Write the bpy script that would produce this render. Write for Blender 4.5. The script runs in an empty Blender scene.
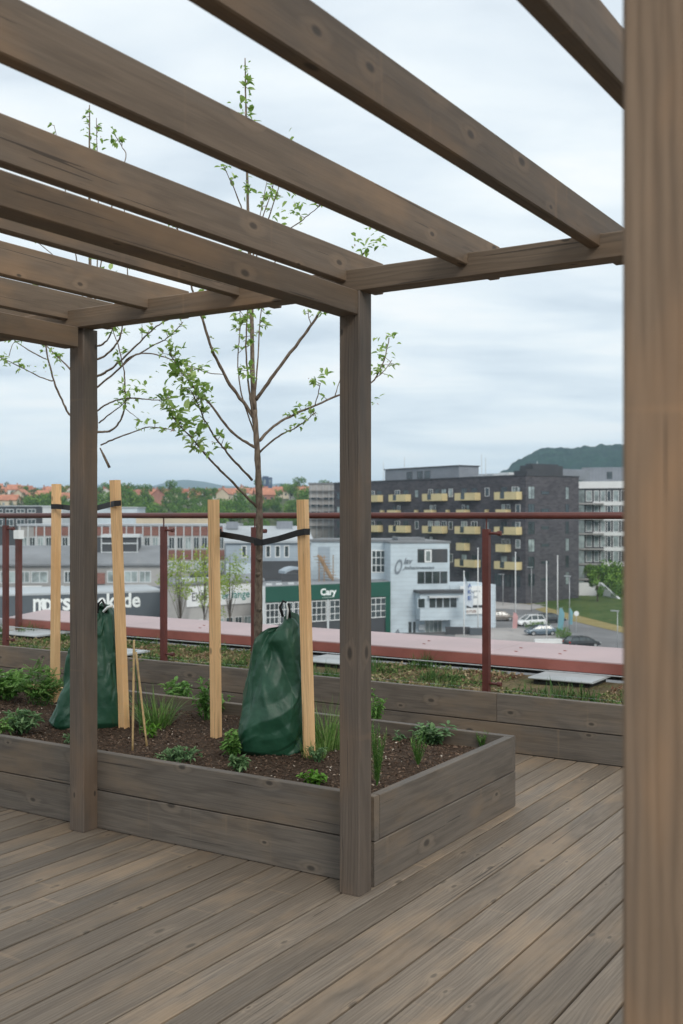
import bpy, math, random
from mathutils import Vector, Matrix, noise as mnoise
R = random.Random(7)
scene = bpy.context.scene
COL = scene.collection
F, HY, CX = 1073.2, 515.3, 341.5            # focal length in pixels, eye level row, middle column
YAW = math.radians(32.29)
SN, CS = math.sin(YAW), math.cos(YAW)
EYE = 1.6
V = Vector

# ------------------------------------------------------------------ measuring helpers (photo -> place)
def ray(px, py):
    t = (px - CX) / F; u = (HY - py) / F
    return V((-SN + t * CS, CS + t * SN, u))
def at(px, py, w):                           # point at forward distance w
    return V((0, 0, EYE)) + ray(px, py) * w
def gnd(px, py, z=-15.0):
    d = ray(px, py); return V((0, 0, EYE)) + d * ((z - EYE) / d.z)
def zat(py, w): return EYE - (py - HY) / F * w

# ------------------------------------------------------------------ material helpers
class NT:
    def __init__(s, name):
        s.m = bpy.data.materials.new(name); s.m.use_nodes = True
        s.t = s.m.node_tree; s.t.nodes.clear()
        s.out = s.n('ShaderNodeOutputMaterial')
    def n(s, typ, **kw):
        nd = s.t.nodes.new(typ)
        for k, v in kw.items(): setattr(nd, k, v)
        return nd
    def l(s, a, b): s.t.links.new(a, b)
    def inp(s, nd, key, val):
        if isinstance(val, bpy.types.NodeSocket): s.l(val, nd.inputs[key])
        else: nd.inputs[key].default_value = val
    def math(s, op, a, b=None, c=None, clamp=False):
        nd = s.n('ShaderNodeMath', operation=op); nd.use_clamp = clamp
        s.inp(nd, 0, a)
        if b is not None: s.inp(nd, 1, b)
        if c is not None: s.inp(nd, 2, c)
        return nd.outputs[0]
    def attr(s, name): return s.n('ShaderNodeAttribute', attribute_name=name)
    def noise(s, vec, scale=5, detail=4, rough=.5, dist=0):
        nd = s.n('ShaderNodeTexNoise'); s.inp(nd, 'Vector', vec)
        nd.inputs['Scale'].default_value = scale; nd.inputs['Detail'].default_value = detail
        nd.inputs['Roughness'].default_value = rough; nd.inputs['Distortion'].default_value = dist
        return nd.outputs['Fac']
    def vmul(s, vec, v3):
        nd = s.n('ShaderNodeVectorMath', operation='MULTIPLY'); s.l(vec, nd.inputs[0]); nd.inputs[1].default_value = v3
        return nd.outputs[0]
    def mix(s, fac, a, b, mode='MIX'):
        nd = s.n('ShaderNodeMix', data_type='RGBA', blend_type=mode)
        s.inp(nd, 0, fac); s.inp(nd, 6, a if not isinstance(a, tuple) else (*a, 1)[:4]); s.inp(nd, 7, b if not isinstance(b, tuple) else (*b, 1)[:4])
        return nd.outputs[2]
    def ramp(s, fac, stops):
        nd = s.n('ShaderNodeValToRGB'); cr = nd.color_ramp
        while len(cr.elements) > 1: cr.elements.remove(cr.elements[-1])
        for i, (p, c) in enumerate(stops):
            e = cr.elements[0] if i == 0 else cr.elements.new(p)
            e.position = p; e.color = (*c, 1)[:4] if isinstance(c, tuple) else (c, c, c, 1)
        s.l(fac, nd.inputs[0]); return nd.outputs[0]
    def smooth(s, v, a, b):
        nd = s.n('ShaderNodeMapRange', interpolation_type='SMOOTHSTEP'); s.l(v, nd.inputs[0])
        nd.inputs[1].default_value = a; nd.inputs[2].default_value = b
        return nd.outputs[0]
    def bump(s, h, strength=.3, dist=.01):
        nd = s.n('ShaderNodeBump'); nd.inputs['Strength'].default_value = strength; nd.inputs['Distance'].default_value = dist
        s.l(h, nd.inputs['Height']); return nd.outputs[0]
    def bsdf(s, col, rough=.6, metal=0, normal=None, spec=.5, **kw):
        b = s.n('ShaderNodeBsdfPrincipled'); s.inp(b, 'Base Color', (*col, 1) if isinstance(col, tuple) else col)
        s.inp(b, 'Roughness', rough); b.inputs['Metallic'].default_value = metal; b.inputs['Specular IOR Level'].default_value = spec
        if normal is not None: s.l(normal, b.inputs['Normal'])
        for k, v in kw.items(): s.inp(b, k.replace('_', ' '), v)
        s.l(b.outputs[0], s.out.inputs[0]); return b
    def obj(s): return s.n('ShaderNodeTexCoord').outputs['Object']

def wood(name, ca, cb, warm, cool, warm_amt=.5, contrast=1.0, rough=.62, tone_amp=.35, knot=1.0, fine=1.0, knotdens=1.0):
    """Weathered softwood: gc holds metres along / across / through each board, tone differs per board."""
    s = NT(name); g = s.attr('gc').outputs['Vector']; tone = s.attr('tone').outputs['Fac']
    sep = s.n('ShaderNodeSeparateXYZ'); s.l(g, sep.inputs[0])
    warp = s.noise(s.vmul(g, (1.1, 7, 7)), 1.0, 3, .55)
    # knots
    kc = s.n('ShaderNodeCombineXYZ'); s.l(s.math('MULTIPLY', sep.outputs[0], 3.6), kc.inputs[0]); s.l(s.math('MULTIPLY', s.math('ADD', sep.outputs[1], s.math('MULTIPLY', sep.outputs[2], .83)), 8.5), kc.inputs[1])
    vo = s.n('ShaderNodeTexVoronoi', feature='F1', voronoi_dimensions='2D'); s.l(kc.outputs[0], vo.inputs['Vector']); vo.inputs['Scale'].default_value = 1.0
    vo.inputs['Randomness'].default_value = 1.0
    kd = vo.outputs['Distance']
    rnd = s.n('ShaderNodeSeparateColor'); s.l(vo.outputs['Color'], rnd.inputs[0])
    on = s.math('GREATER_THAN', rnd.outputs[0], 1 - .26 * knotdens)
    kd = s.math('DIVIDE', kd, s.math('MULTIPLY_ADD', rnd.outputs[1], .9, .45))
    knotcore = s.math('MULTIPLY', s.math('SUBTRACT', 1.0, s.smooth(kd, .045, .11)), on)
    knothalo = s.math('MULTIPLY', s.math('SUBTRACT', 1.0, s.smooth(kd, .05, .34)), on)
    # annual rings round an off-board pith, swirling about knots
    r2 = s.math('SQRT', s.math('ADD', s.math('POWER', s.math('ADD', sep.outputs[1], .02), 2.0), s.math('POWER', s.math('ADD', sep.outputs[2], .05), 2.0)))
    ph = s.math('ADD', s.math('MULTIPLY', r2, 420 * fine), s.math('ADD', s.math('MULTIPLY', warp, 34.0), s.math('MULTIPLY', knothalo, 7.0)))
    ring = s.math('MULTIPLY_ADD', s.math('SINE', ph), .5, .5)
    ring = s.math('POWER', ring, 2.2)
    fib = s.noise(s.vmul(g, (5.0, 190 * fine, 190 * fine)), 1.0, 5, .7)
    blot = s.noise(s.vmul(g, (1.3, 3.5, 3.5)), 1.0, 4, .6)
    blot2 = s.noise(s.vmul(g, (.6, 9, 9)), 1.7, 3, .5)
    base = s.mix(s.math('MULTIPLY', s.smooth(fib, .3, .7), .8 * contrast), ca, cb)
    base = s.mix(s.math('MULTIPLY', ring, .55 * contrast), base, tuple(x * .55 for x in ca))
    stk = s.noise(s.vmul(g, (2.2, 85, 85)), 1.0, 4, .68, .15)
    base = s.mix(s.math('MULTIPLY', s.smooth(stk, .5, .62), .3 * contrast), base, tuple(x * .52 for x in ca))
    stk2 = s.noise(s.vmul(g, (1.2, 40, 40)), 1.3, 4, .6, .2)
    base = s.mix(s.math('MULTIPLY', s.smooth(stk2, .5, .68), .3 * contrast), base, tuple(min(1, x * 1.22) for x in cb))
    base = s.mix(s.math('MULTIPLY', s.smooth(blot, .46, .68), warm_amt), base, warm)
    base = s.mix(s.math('MULTIPLY', s.smooth(blot2, .52, .75), .3), base, cool)
    base = s.mix(s.math('MULTIPLY', knothalo, .28 * knot), base, tuple(min(1, (a_ + b_) * .66) for a_, b_ in zip(cb, warm)))
    base = s.mix(s.math('MULTIPLY', knotcore, .9 * knot), base, tuple(x * .26 for x in cb))
    stv = s.noise(s.vmul(g, (16, 1.2, 1.2)), 1.0, 2, .5); base = s.mix(s.math('MULTIPLY', s.smooth(stv, .66, .76), .45 * warm_amt), base, tuple(x * 1.25 for x in warm))
    # a few dark drying checks along the grain
    ck = s.noise(s.vmul(g, (1.5, 105, 105)), 1.0, 1, .3, .6)
    crack = s.math('MULTIPLY', s.smooth(ck, .735, .75), .75)
    base = s.mix(crack, base, tuple(x * .25 for x in ca))
    tfac = s.math('MULTIPLY_ADD', tone, tone_amp * 2, 1.12 - tone_amp)
    comb = s.n('ShaderNodeCombineColor'); [s.l(tfac, comb.inputs[i]) for i in range(3)]
    base = s.mix(1.0, base, comb.outputs[0], 'MULTIPLY')
    h = s.math('SUBTRACT', s.math('MULTIPLY_ADD', fib, .5, s.math('MULTIPLY', ring, -.25)), s.math('MULTIPLY', crack, 2.0))
    s.bsdf(base, s.math('MULTIPLY_ADD', fib, .2, rough - .1), normal=s.bump(h, .35, .003), spec=.35)
    return s.m

def plain(name, col, rough=.6, metal=0, var=.12, scale=3.0, spec=.5, bump=0, bscale=40, stain=None, stain_amt=.4):
    s = NT(name); o = s.obj()
    nz = s.noise(o, scale, 5, .6)
    c = s.mix(s.smooth(nz, .3, .7), tuple(x * (1 - var) for x in col), tuple(min(1, x * (1 + var)) for x in col))
    if stain: c = s.mix(s.math('MULTIPLY', s.smooth(s.noise(s.vmul(o, (1, 1, .25)), scale * 2.3, 4, .7), .55, .75), stain_amt), c, stain)
    nrm = s.bump(s.noise(o, bscale, 3, .5), bump, .01) if bump else None
    s.bsdf(c, s.math('MULTIPLY_ADD', nz, .15, rough - .07), metal, nrm, spec)
    return s.m

def leafmat(name, stops, trans=.25, rough=.5):
    s = NT(name); t = s.attr('tone').outputs['Fac']
    c = s.ramp(t, stops)
    b = s.n('ShaderNodeBsdfPrincipled'); s.l(c, b.inputs['Base Color']); b.inputs['Roughness'].default_value = rough
    b.inputs['Specular IOR Level'].default_value = .3
    tr = s.n('ShaderNodeBsdfTranslucent'); s.l(c, tr.inputs[0])
    mx = s.n('ShaderNodeMixShader'); mx.inputs[0].default_value = trans
    s.l(b.outputs[0], mx.inputs[1]); s.l(tr.outputs[0], mx.inputs[2]); s.l(mx.outputs[0], s.out.inputs[0])
    return s.m

def glassmat(name, tint=(.985, .992, .988), rough=.0):
    s = NT(name); lw = s.n('ShaderNodeLayerWeight'); lw.inputs[0].default_value = .5
    fr = s.math('MULTIPLY_ADD', s.math('POWER', lw.outputs['Facing'], 4.0), .5, .010)
    tr = s.n('ShaderNodeBsdfTransparent'); tr.inputs[0].default_value = (*tint, 1)
    gl = s.n('ShaderNodeBsdfGlossy'); gl.inputs['Roughness'].default_value = rough
    mx = s.n('ShaderNodeMixShader'); s.l(fr, mx.inputs[0]); s.l(tr.outputs[0], mx.inputs[1]); s.l(gl.outputs[0], mx.inputs[2])
    s.l(mx.outputs[0], s.out.inputs[0]); return s.m

def brickmat(name, c1, c2, mortar, scale=1.0, bw=.5, rh=.16, frame_dirs=None):
    s = NT(name); g = s.attr('gc').outputs['Vector']
    br = s.n('ShaderNodeTexBrick'); s.l(g, br.inputs['Vector']); br.inputs['Scale'].default_value = scale
    br.inputs['Color1'].default_value = (*c1, 1); br.inputs['Color2'].default_value = (*c2, 1); br.inputs['Mortar'].default_value = (*mortar, 1)
    br.inputs['Brick Width'].default_value = bw; br.inputs['Row Height'].default_value = rh; br.inputs['Mortar Size'].default_value = .012
    nz = s.noise(g, .35, 5, .7)
    c = s.mix(s.math('MULTIPLY', s.smooth(nz, .4, .7), .35), br.outputs[0], tuple(x * 1.35 for x in c2))
    s.bsdf(c, .8, spec=.2); return s.m

M = {}
M['pergola'] = wood('stained_pergola_timber', (.104, .076, .053), (.168, .126, .090), (.215, .134, .074), (.108, .092, .075), .55, .5, tone_amp=.34, knotdens=1.4)
M['post'] = wood('stained_post_timber', (.090, .070, .055), (.134, .107, .085), (.165, .108, .068), (.082, .073, .066), .5, .6, tone_amp=.25)
M['nearpost'] = wood('warm_post_timber', (.172, .117, .076), (.245, .172, .115), (.33, .19, .10), (.070, .066, .064), .75, .7, tone_amp=.1, knot=.6)
M['planter'] = wood('grey_planter_timber', (.092, .077, .063), (.150, .127, .104), (.180, .128, .082), (.096, .088, .079), .55, .75, tone_amp=.25)
M['deck'] = wood('weathered_deck_timber', (.126, .098, .073), (.240, .197, .150), (.260, .184, .116), (.142, .130, .116), .6, .75, tone_amp=.24, knotdens=.9, knot=.8)
M['stake'] = wood('fresh_pine', (.70, .42, .20), (.82, .555, .30), (.62, .33, .13), (.60, .42, .24), .5, .6, tone_amp=.1, knot=.9)
M['redmetal'] = plain('dark_red_painted_steel', (.094, .025, .019), .42, var=.2, scale=6, spec=.5)
M['coping'] = plain('pink_red_coping_sheet', (.42, .30, .302), .45, var=.1, scale=1.2, stain=(.36, .255, .255), stain_amt=.5, spec=.6)
M['copingface'] = plain('red_coping_face', (.26, .085, .068), .45, var=.15, scale=2)
M['glass'] = glassmat('railing_glass')
M['black'] = plain('black_webbing', (.012, .012, .013), .6, var=.3, scale=40)
M['steel'] = plain('galvanised_steel', (.45, .46, .47), .45, .6, var=.1, scale=20)
M['bamboo'] = plain('bamboo_cane', (.52, .36, .17), .5, var=.25, scale=25)
M['plate'] = plain('grey_hatch_plate', (.36, .38, .39), .5, var=.12, scale=5, stain=(.25, .26, .25))
M['darkgap'] = plain('gap_shade_black', (.014, .013, .012), .9)  # near-black colour stands in for shade in gaps and under edges
def mk_bark(name, c1, c2):
    s = NT(name); o = s.obj(); n = s.noise(s.vmul(o, (60, 60, 22)), 1, 5, .65); c = s.mix(s.smooth(n, .35, .65), c1, c2)
    # lenticels and old bud scars
    vo = s.n('ShaderNodeTexVoronoi'); s.l(s.vmul(o, (24, 24, 55)), vo.inputs['Vector'])
    c = s.mix(s.math('MULTIPLY', s.math('SUBTRACT', 1.0, s.smooth(vo.outputs['Distance'], .1, .28)), .5), c, tuple(min(1, x * 1.9) for x in c2))
    s.bsdf(c, .75, normal=s.bump(n, .5, .004), spec=.25); return s.m
M['bark'] = mk_bark('young_bark', (.095, .070, .053), (.205, .160, .120))
M['bark_far'] = plain('far_bark', (.09, .07, .05), .9)
M['leaf'] = leafmat('apple_leaf', [(0, (.16, .29, .06)), (.55, (.34, .50, .13)), (.9, (.52, .65, .27)), (1, (.65, .5, .46))], .5)
M['herb'] = leafmat('herb_leaf', [(0, (.05, .13, .026)), (.5, (.12, .26, .055)), (1, (.26, .44, .12))], .25)
M['herbgrey'] = leafmat('bluish_leaf', [(0, (.05, .12, .05)), (.5, (.115, .22, .09)), (1, (.22, .34, .15))], .25)
M['bright'] = leafmat('lime_leaf', [(0, (.08, .2, .02)), (1, (.2, .42, .06))], .3)
M['blade'] = leafmat('grass_blade', [(0, (.045, .12, .022)), (.6, (.13, .26, .055)), (1, (.32, .42, .15))], .25)
M['sedumleaf'] = leafmat('sedum_leaf', [(0, (.035, .09, .022)), (.3, (.085, .16, .04)), (.5, (.16, .19, .065)), (.66, (.27, .205, .11)), (.84, (.40, .32, .20)), (1, (.17, .08, .05))], .15, .8)
M['canopy'] = leafmat('town_leaf', [(0, (.036, .10, .014)), (.45, (.10, .20, .032)), (1, (.21, .33, .065))], .15, .8)
M['canopy_light'] = leafmat('pale_town_leaf', [(0, (.06, .085, .035)), (.5, (.11, .14, .06)), (1, (.18, .21, .1))], .2, .8)
M['birch'] = leafmat('birch_leaf', [(0, (.14, .22, .03)), (.5, (.26, .36, .05)), (1, (.42, .50, .10))], .35)
def mk_soil():
    s = NT('dark_soil'); o = s.obj(); n = s.noise(o, 38, 8, .75); n2 = s.noise(o, 5, 4, .6)
    c = s.ramp(n, [(.3, (.027, .018, .012)), (.5, (.088, .058, .039)), (.66, (.17, .12, .084)), (.8, (.25, .19, .145))])
    c = s.mix(s.math('MULTIPLY', n2, .5), c, (.04, .026, .018))
    s.bsdf(c, .95, normal=s.bump(n, .9, .03), spec=.15); return s.m
M['soil'] = mk_soil()
M['chip'] = leafmat('bark_chip', [(0, (.038, .023, .015)), (.5, (.112, .070, .046)), (.85, (.205, .138, .096)), (.95, (.40, .33, .26)), (1, (.6, .53, .44))], 0, .9)
def mk_bag():
    s = NT('green_woven_plastic'); g = s.attr('gc').outputs['Vector']; o = s.obj()
    n = s.noise(o, 9, 6, .62); w = s.noise(s.vmul(o, (1, 1, .35)), 30, 3, .5)
    c = s.mix(s.smooth(n, .3, .72), (.011, .058, .030), (.021, .088, .047))
    vo = s.n('ShaderNodeTexVoronoi', feature='F1'); s.l(o, vo.inputs['Vector']); vo.inputs['Scale'].default_value = 22
    dust = s.smooth(s.noise(o, 55, 4, .7), .68, .74)
    c = s.mix(s.math('MULTIPLY', dust, .35), c, (.16, .24, .2))
    h = s.math('ADD', s.math('MULTIPLY', vo.outputs['Distance'], .35), s.math('MULTIPLY_ADD', w, .2, s.math('MULTIPLY', n, .6)))
    s.bsdf(c, s.math('MULTIPLY_ADD', n, .2, .33), normal=s.bump(h, .55, .012), spec=.5); return s.m
M['bag'] = mk_bag()
# town
def mk_asphalt(name, c):
    s = NT(name); o = s.obj(); n = s.noise(o, .12, 6, .65); n2 = s.noise(o, 3, 4, .6)
    col = s.mix(s.smooth(n, .35, .7), tuple(x * .8 for x in c), tuple(x * 1.2 for x in c)); col = s.mix(s.math('MULTIPLY', n2, .25), col, tuple(x * .6 for x in c))
    s.bsdf(col, .9, spec=.2); return s.m
M['asphalt'] = mk_asphalt('pale_asphalt', (.20, .20, .205))
M['pave'] = mk_asphalt('concrete_paving', (.36, .34, .33))
def mk_grass(name, a, b, c, k=1.0):
    s = NT(name); o = s.obj(); n = s.noise(o, .25 * k, 7, .7); n2 = s.noise(o, 2.2 * k, 4, .7)
    col = s.mix(s.smooth(n, .35, .65), a, b); col = s.mix(s.math('MULTIPLY', s.smooth(n2, .5, .7), .6), col, c)
    s.bsdf(col, .95, normal=s.bump(n2, .8, .3), spec=.1); return s.m
M['lawn'] = mk_grass('grass_bank', (.045, .085, .022), (.085, .12, .038), (.14, .14, .06), .6)
M['straw'] = mk_grass('dry_verge', (.26, .21, .09), (.33, .27, .13), (.14, .15, .05))
M['terrain'] = mk_grass('town_ground', (.06, .085, .035), (.10, .11, .06), (.16, .14, .11))
M['forest'] = mk_grass('hill_forest', (.005, .022, .018), (.018, .052, .034), (.036, .08, .042), .09)  # bluish dark greens carry part of the distance haze in the colour
M['farhill'] = plain('far_ridge', (.05, .08, .06), .95, scale=.01)
M['sedumsoil'] = mk_grass('sedum_mat', (.09, .07, .04), (.15, .115, .065), (.06, .08, .03))
M['darkbrick'] = brickmat('dark_clinker_brick', (.054, .052, .060), (.094, .089, .098), (.12, .115, .12), 1, .9, .30)
M['redbrick'] = brickmat('red_brick', (.19, .078, .062), (.24, .105, .082), (.27, .21, .19), 1, .5, .2)
M['pane'] = plain('window_pane', (.05, .065, .07), .08, var=.5, scale=.35, spec=.9)
M['palepane'] = plain('curtained_pane', (.28, .33, .33), .12, var=.45, scale=.5, spec=.9)
M['yellow'] = plain('ochre_balcony_panel', (.62, .515, .28), .5, var=.06, scale=.4)
M['white'] = plain('white_paint', (.74, .75, .75), .5, var=.05, scale=.3)
M['offwhite'] = plain('dirty_white_panel', (.55, .575, .59), .55, var=.07, scale=.25, stain=(.42, .43, .43))
def mk_clad(name, c, pitch=.45, vert=False):
    s = NT(name); g = s.attr('gc').outputs['Vector']; sep = s.n('ShaderNodeSeparateXYZ'); s.l(g, sep.inputs[0])
    fr = s.math('FRACT', s.math('DIVIDE', sep.outputs[0 if vert else 2], pitch)); ln = s.math('LESS_THAN', fr, .10)
    n = s.noise(g, .35, 5, .65)
    col = s.mix(s.smooth(n, .3, .7), tuple(x * .9 for x in c), tuple(x * 1.08 for x in c)); col = s.mix(s.math('MULTIPLY', ln, .35), col, tuple(x * .5 for x in c))
    s.bsdf(col, .5, spec=.4); return s.m
M['bluewhite'] = mk_clad('pale_blue_cladding', (.50, .575, .63), .6)
M['greyclad'] = mk_clad('grey_metal_cladding', (.215, .235, .265), .7, True)
M['bluegrey'] = mk_clad('blue_grey_cladding', (.33, .385, .44), .5)
M['greyroof'] = plain('grey_roof_felt', (.21, .22, .235), .8, var=.2, scale=.12, stain=(.3, .3, .3))
M['paleroof'] = plain('pale_roof_sheet', (.40, .43, .455), .6, var=.14, scale=.1, stain=(.3, .31, .32))
M['darkclad'] = plain('charcoal_panel', (.052, .055, .062), .55, var=.12, scale=.3)
M['fascia'] = plain('slate_blue_fascia', (.075, .09, .105), .5, var=.1, scale=.15)
M['greenpanel'] = plain('bottle_green_panel', (.004, .075, .048), .45, var=.1, scale=.2)
M['concrete'] = plain('weathered_concrete', (.34, .33, .32), .85, var=.22, scale=.15, stain=(.2, .195, .19), stain_amt=.7)
M['letter_grey'] = plain('grey_letters', (.17, .2, .23), .5)
M['letter_white'] = plain('white_letters', (.82, .85, .84), .5, var=.02)
M['letter_teal'] = plain('teal_letters', (.03, .22, .19), .5)
M['letter_dark'] = plain('dark_letters', (.1, .1, .11), .5)
M['letter_red'] = plain('brown_letters', (.22, .12, .1), .5)
M['letter_blue'] = plain('blue_letters', (.06, .12, .32), .5)
M['tile'] = plain('orange_clay_roof', (.44, .19, .115), .8, var=.22, scale=.25, stain=(.33, .12, .07))
M['tile_dark'] = plain('brown_clay_roof', (.33, .125, .075), .8, var=.22, scale=.25)
M['house_cream'] = plain('cream_render', (.55, .47, .35), .85, var=.1, scale=.2)
M['house_brick'] = plain('brick_render', (.33, .16, .12), .85, var=.15, scale=.3)
M['house_white'] = plain('white_render', (.62, .60, .56), .85, var=.08, scale=.2)
M['carwhite'] = plain('white_car_paint', (.75, .76, .77), .25, var=.02, spec=.7)
M['cargrey'] = plain('taupe_car_paint', (.20, .175, .155), .28, .3, var=.04, spec=.7)
M['cardark'] = plain('black_car_paint', (.025, .028, .032), .25, .2, var=.05, spec=.8)
M['carblue'] = plain('slate_car_paint', (.11, .15, .19), .25, .3, var=.04, spec=.8)
M['carsilver'] = plain('silver_car_paint', (.32, .35, .37), .25, .6, var=.03, spec=.8)
M['tyre'] = plain('tyre_rubber', (.02, .02, .02), .8)
M['lamp_red'] = plain('tail_lamp_lens', (.35, .02, .02), .2, spec=.8)
M['lamp_clear'] = plain('head_lamp_lens', (.65, .68, .7), .1, spec=.9)
M['flagwhite'] = leafmat('white_flag_cloth', [(0, (.62, .68, .76)), (1, (.72, .76, .80))], .3, .7)
M['tealflag'] = leafmat('teal_flag_cloth', [(0, (.17, .36, .42)), (1, (.22, .42, .48))], .3, .7)
M['pinkflag'] = leafmat('pink_flag_cloth', [(0, (.58, .32, .32)), (1, (.62, .36, .36))], .3, .7)
M['timberstair'] = plain('brown_timber', (.30, .2, .12), .7, var=.2, scale=1)
M['towerblue'] = plain('blue_tower_cladding', (.06, .09, .16), .6)

# ------------------------------------------------------------------ mesh helpers
class MB:
    def __init__(s): s.v = []; s.f = []; s.g = []; s.t = []
    def add(s, verts, faces, gcs=None, tone=.5):
        b = len(s.v); s.v += [V(p) for p in verts]; s.f += [[i + b for i in f] for f in faces]
        s.g += list(gcs) if gcs else [V(p) for p in verts]
        s.t += tone if isinstance(tone, list) else [tone] * len(verts)
    def build(s, name, mat, parent=None, origin=None, smooth=False):
        me = bpy.data.meshes.new(name)
        if parent is not None: o0 = parent['_o']; o0 = V(o0)
        else: o0 = V(origin) if origin is not None else V((0, 0, 0))
        me.from_pydata([p - o0 for p in s.v], [], s.f)
        a = me.attributes.new('gc', 'FLOAT_VECTOR', 'POINT'); a.data.foreach_set('vector', [c for g in s.g for c in g])
        a = me.attributes.new('tone', 'FLOAT', 'POINT'); a.data.foreach_set('value', s.t)
        mats = mat if isinstance(mat, list) else [mat]
        for m in mats: me.materials.append(M[m])
        if smooth: me.polygons.foreach_set('use_smooth', [True] * len(me.polygons))
        me.update()
        o = bpy.data.objects.new(name, me); COL.objects.link(o)
        if parent is not None: o.parent = parent
        else: o.location = o0
        o['_o'] = list(o0)
        return o
    # shapes
    def plank(s, p0, p1, w, h, up=V((0, 0, 1)), ch=.003, tone=None, gofs=None):
        """board from p0 to p1 (centre line); w across, h along up; long edges eased"""
        p0, p1 = V(p0), V(p1); d = (p1 - p0); L = d.length; d.normalize()
        sd = d.cross(up).normalized(); u2 = sd.cross(d).normalized()
        a, b = w / 2, h / 2
        prof = [(-a + ch, -b), (a - ch, -b), (a, -b + ch), (a, b - ch), (a - ch, b), (-a + ch, b), (-a, b - ch), (-a, -b + ch)]
        tone = R.random() if tone is None else tone
        go = gofs or V((R.uniform(0, 60), R.uniform(-.06, .06) + R.randrange(12) * 4, R.uniform(-.02, .1) + 0))
        nseg = 1
        vs, gs, fs = [], [], []
        for k in (0, 1):
            base = p0 + d * L * k
            for (x, z) in prof:
                vs.append(base + sd * x + u2 * z); gs.append(V((L * k, x, z)) + V((go[0], go[1], go[2])))
        n = 8
        for i in range(n): fs.append([i, (i + 1) % n, n + (i + 1) % n, n + i])
        fs.append(list(range(n))[::-1]); fs.append(list(range(n, 2 * n)))
        s.add(vs, fs, gs, tone)
    def box(s, c, size, ax=None, tone=.5):
        c = V(c); ax = ax or (V((1, 0, 0)), V((0, 1, 0)), V((0, 0, 1)))
        vs = []; gs = []
        for i in (-1, 1):
            for j in (-1, 1):
                for k in (-1, 1):
                    vs.append(c + ax[0] * (i * size[0] / 2) + ax[1] * (j * size[1] / 2) + ax[2] * (k * size[2] / 2))
                    gs.append(V((i * size[0] / 2, j * size[1] / 2, k * size[2] / 2)))
        s.add(vs, [[0, 1, 3, 2], [4, 6, 7, 5], [0, 4, 5, 1], [2, 3, 7, 6], [0, 2, 6, 4], [1, 5, 7, 3]], gs, tone)
    def fbox(s, fr, a0, a1, b0, b1, c0, c1, tone=.5):
        """box on facade frame: a along, b height (world z), c outward"""
        vs = []; gs = []
        for a in (a0, a1):
            for c in (c0, c1):
                for b in (b0, b1):
                    vs.append(fr.P(a, b, c)); gs.append(V((a + c, b, b)))
        # brick mapping wants x along and y up; cladding reads z for height
        s.add(vs, [[0, 1, 3, 2], [4, 6, 7, 5], [0, 4, 5, 1], [2, 3, 7, 6], [0, 2, 6, 4], [1, 5, 7, 3]], gs, tone)
    def tube(s, pts, rads, n=8, tone=.5, cap=True):
        pts = [V(p) for p in pts]; m = len(pts)
        if not isinstance(rads, (list, tuple)): rads = [rads] * m
        vs, fs = [], []; ref = None
        for i, p in enumerate(pts):
            d = (pts[min(i + 1, m - 1)] - pts[max(i - 1, 0)]).normalized()
            if ref is None: ref = d.orthogonal().normalized()
            ref = (ref - d * ref.dot(d)).normalized(); b = d.cross(ref)
            for k in range(n):
                an = 2 * math.pi * k / n; vs.append(p + (ref * math.cos(an) + b * math.sin(an)) * rads[i])
        for i in range(m - 1):
            for k in range(n): fs.append([i * n + k, i * n + (k + 1) % n, (i + 1) * n + (k + 1) % n, (i + 1) * n + k])
        if cap: fs.append(list(range(n))[::-1]); fs.append([(m - 1) * n + k for k in range(n)])
        s.add(vs, fs, None, tone)
    def leaf(s, base, d, up, ln, wd, tone, fold=.25, curl=.15):
        d = d.normalized(); sd = d.cross(up)
        if sd.length < 1e-4: sd = d.orthogonal()
        sd.normalize(); nn = sd.cross(d).normalized()
        nu = nn * wd
        p = [base, base + d * ln * .28 + sd * wd * .44 + nu * fold, base + d * ln * .28, base + d * ln * .28 - sd * wd * .44 + nu * fold,
             base + d * ln * .64 + sd * wd * .40 + nu * fold - nn * ln * curl * .35, base + d * ln * .64 - nn * ln * curl * .45, base + d * ln * .64 - sd * wd * .40 + nu * fold - nn * ln * curl * .35, base + d * ln - nn * ln * curl]
        s.add(p, [[0, 1, 2], [0, 2, 3], [1, 4, 5, 2], [2, 5, 6, 3], [4, 7, 5], [5, 7, 6]], None, tone)
    def blade(s, base, d, ln, wd, droop, tone, seg=4):
        d = d.normalized(); h = V((d.x, d.y, 0)); 
        sd = (h.cross(V((0, 0, 1))) if h.length > 1e-3 else V((1, 0, 0))).normalized(); p = V(base); vs = []
        for i in range(seg + 1):
            t = i / seg; w = wd * (1 - t ** 1.5) * .5
            vs += [p - sd * w, p + sd * w]
            dd = (d + V((h.x, h.y, 0)) * droop * t * 1.2 - V((0, 0, droop * t * t))).normalized(); p = p + dd * ln / seg
        s.add(vs, [[2 * i, 2 * i + 1, 2 * i + 3, 2 * i + 2] for i in range(seg)], None, tone)

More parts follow.
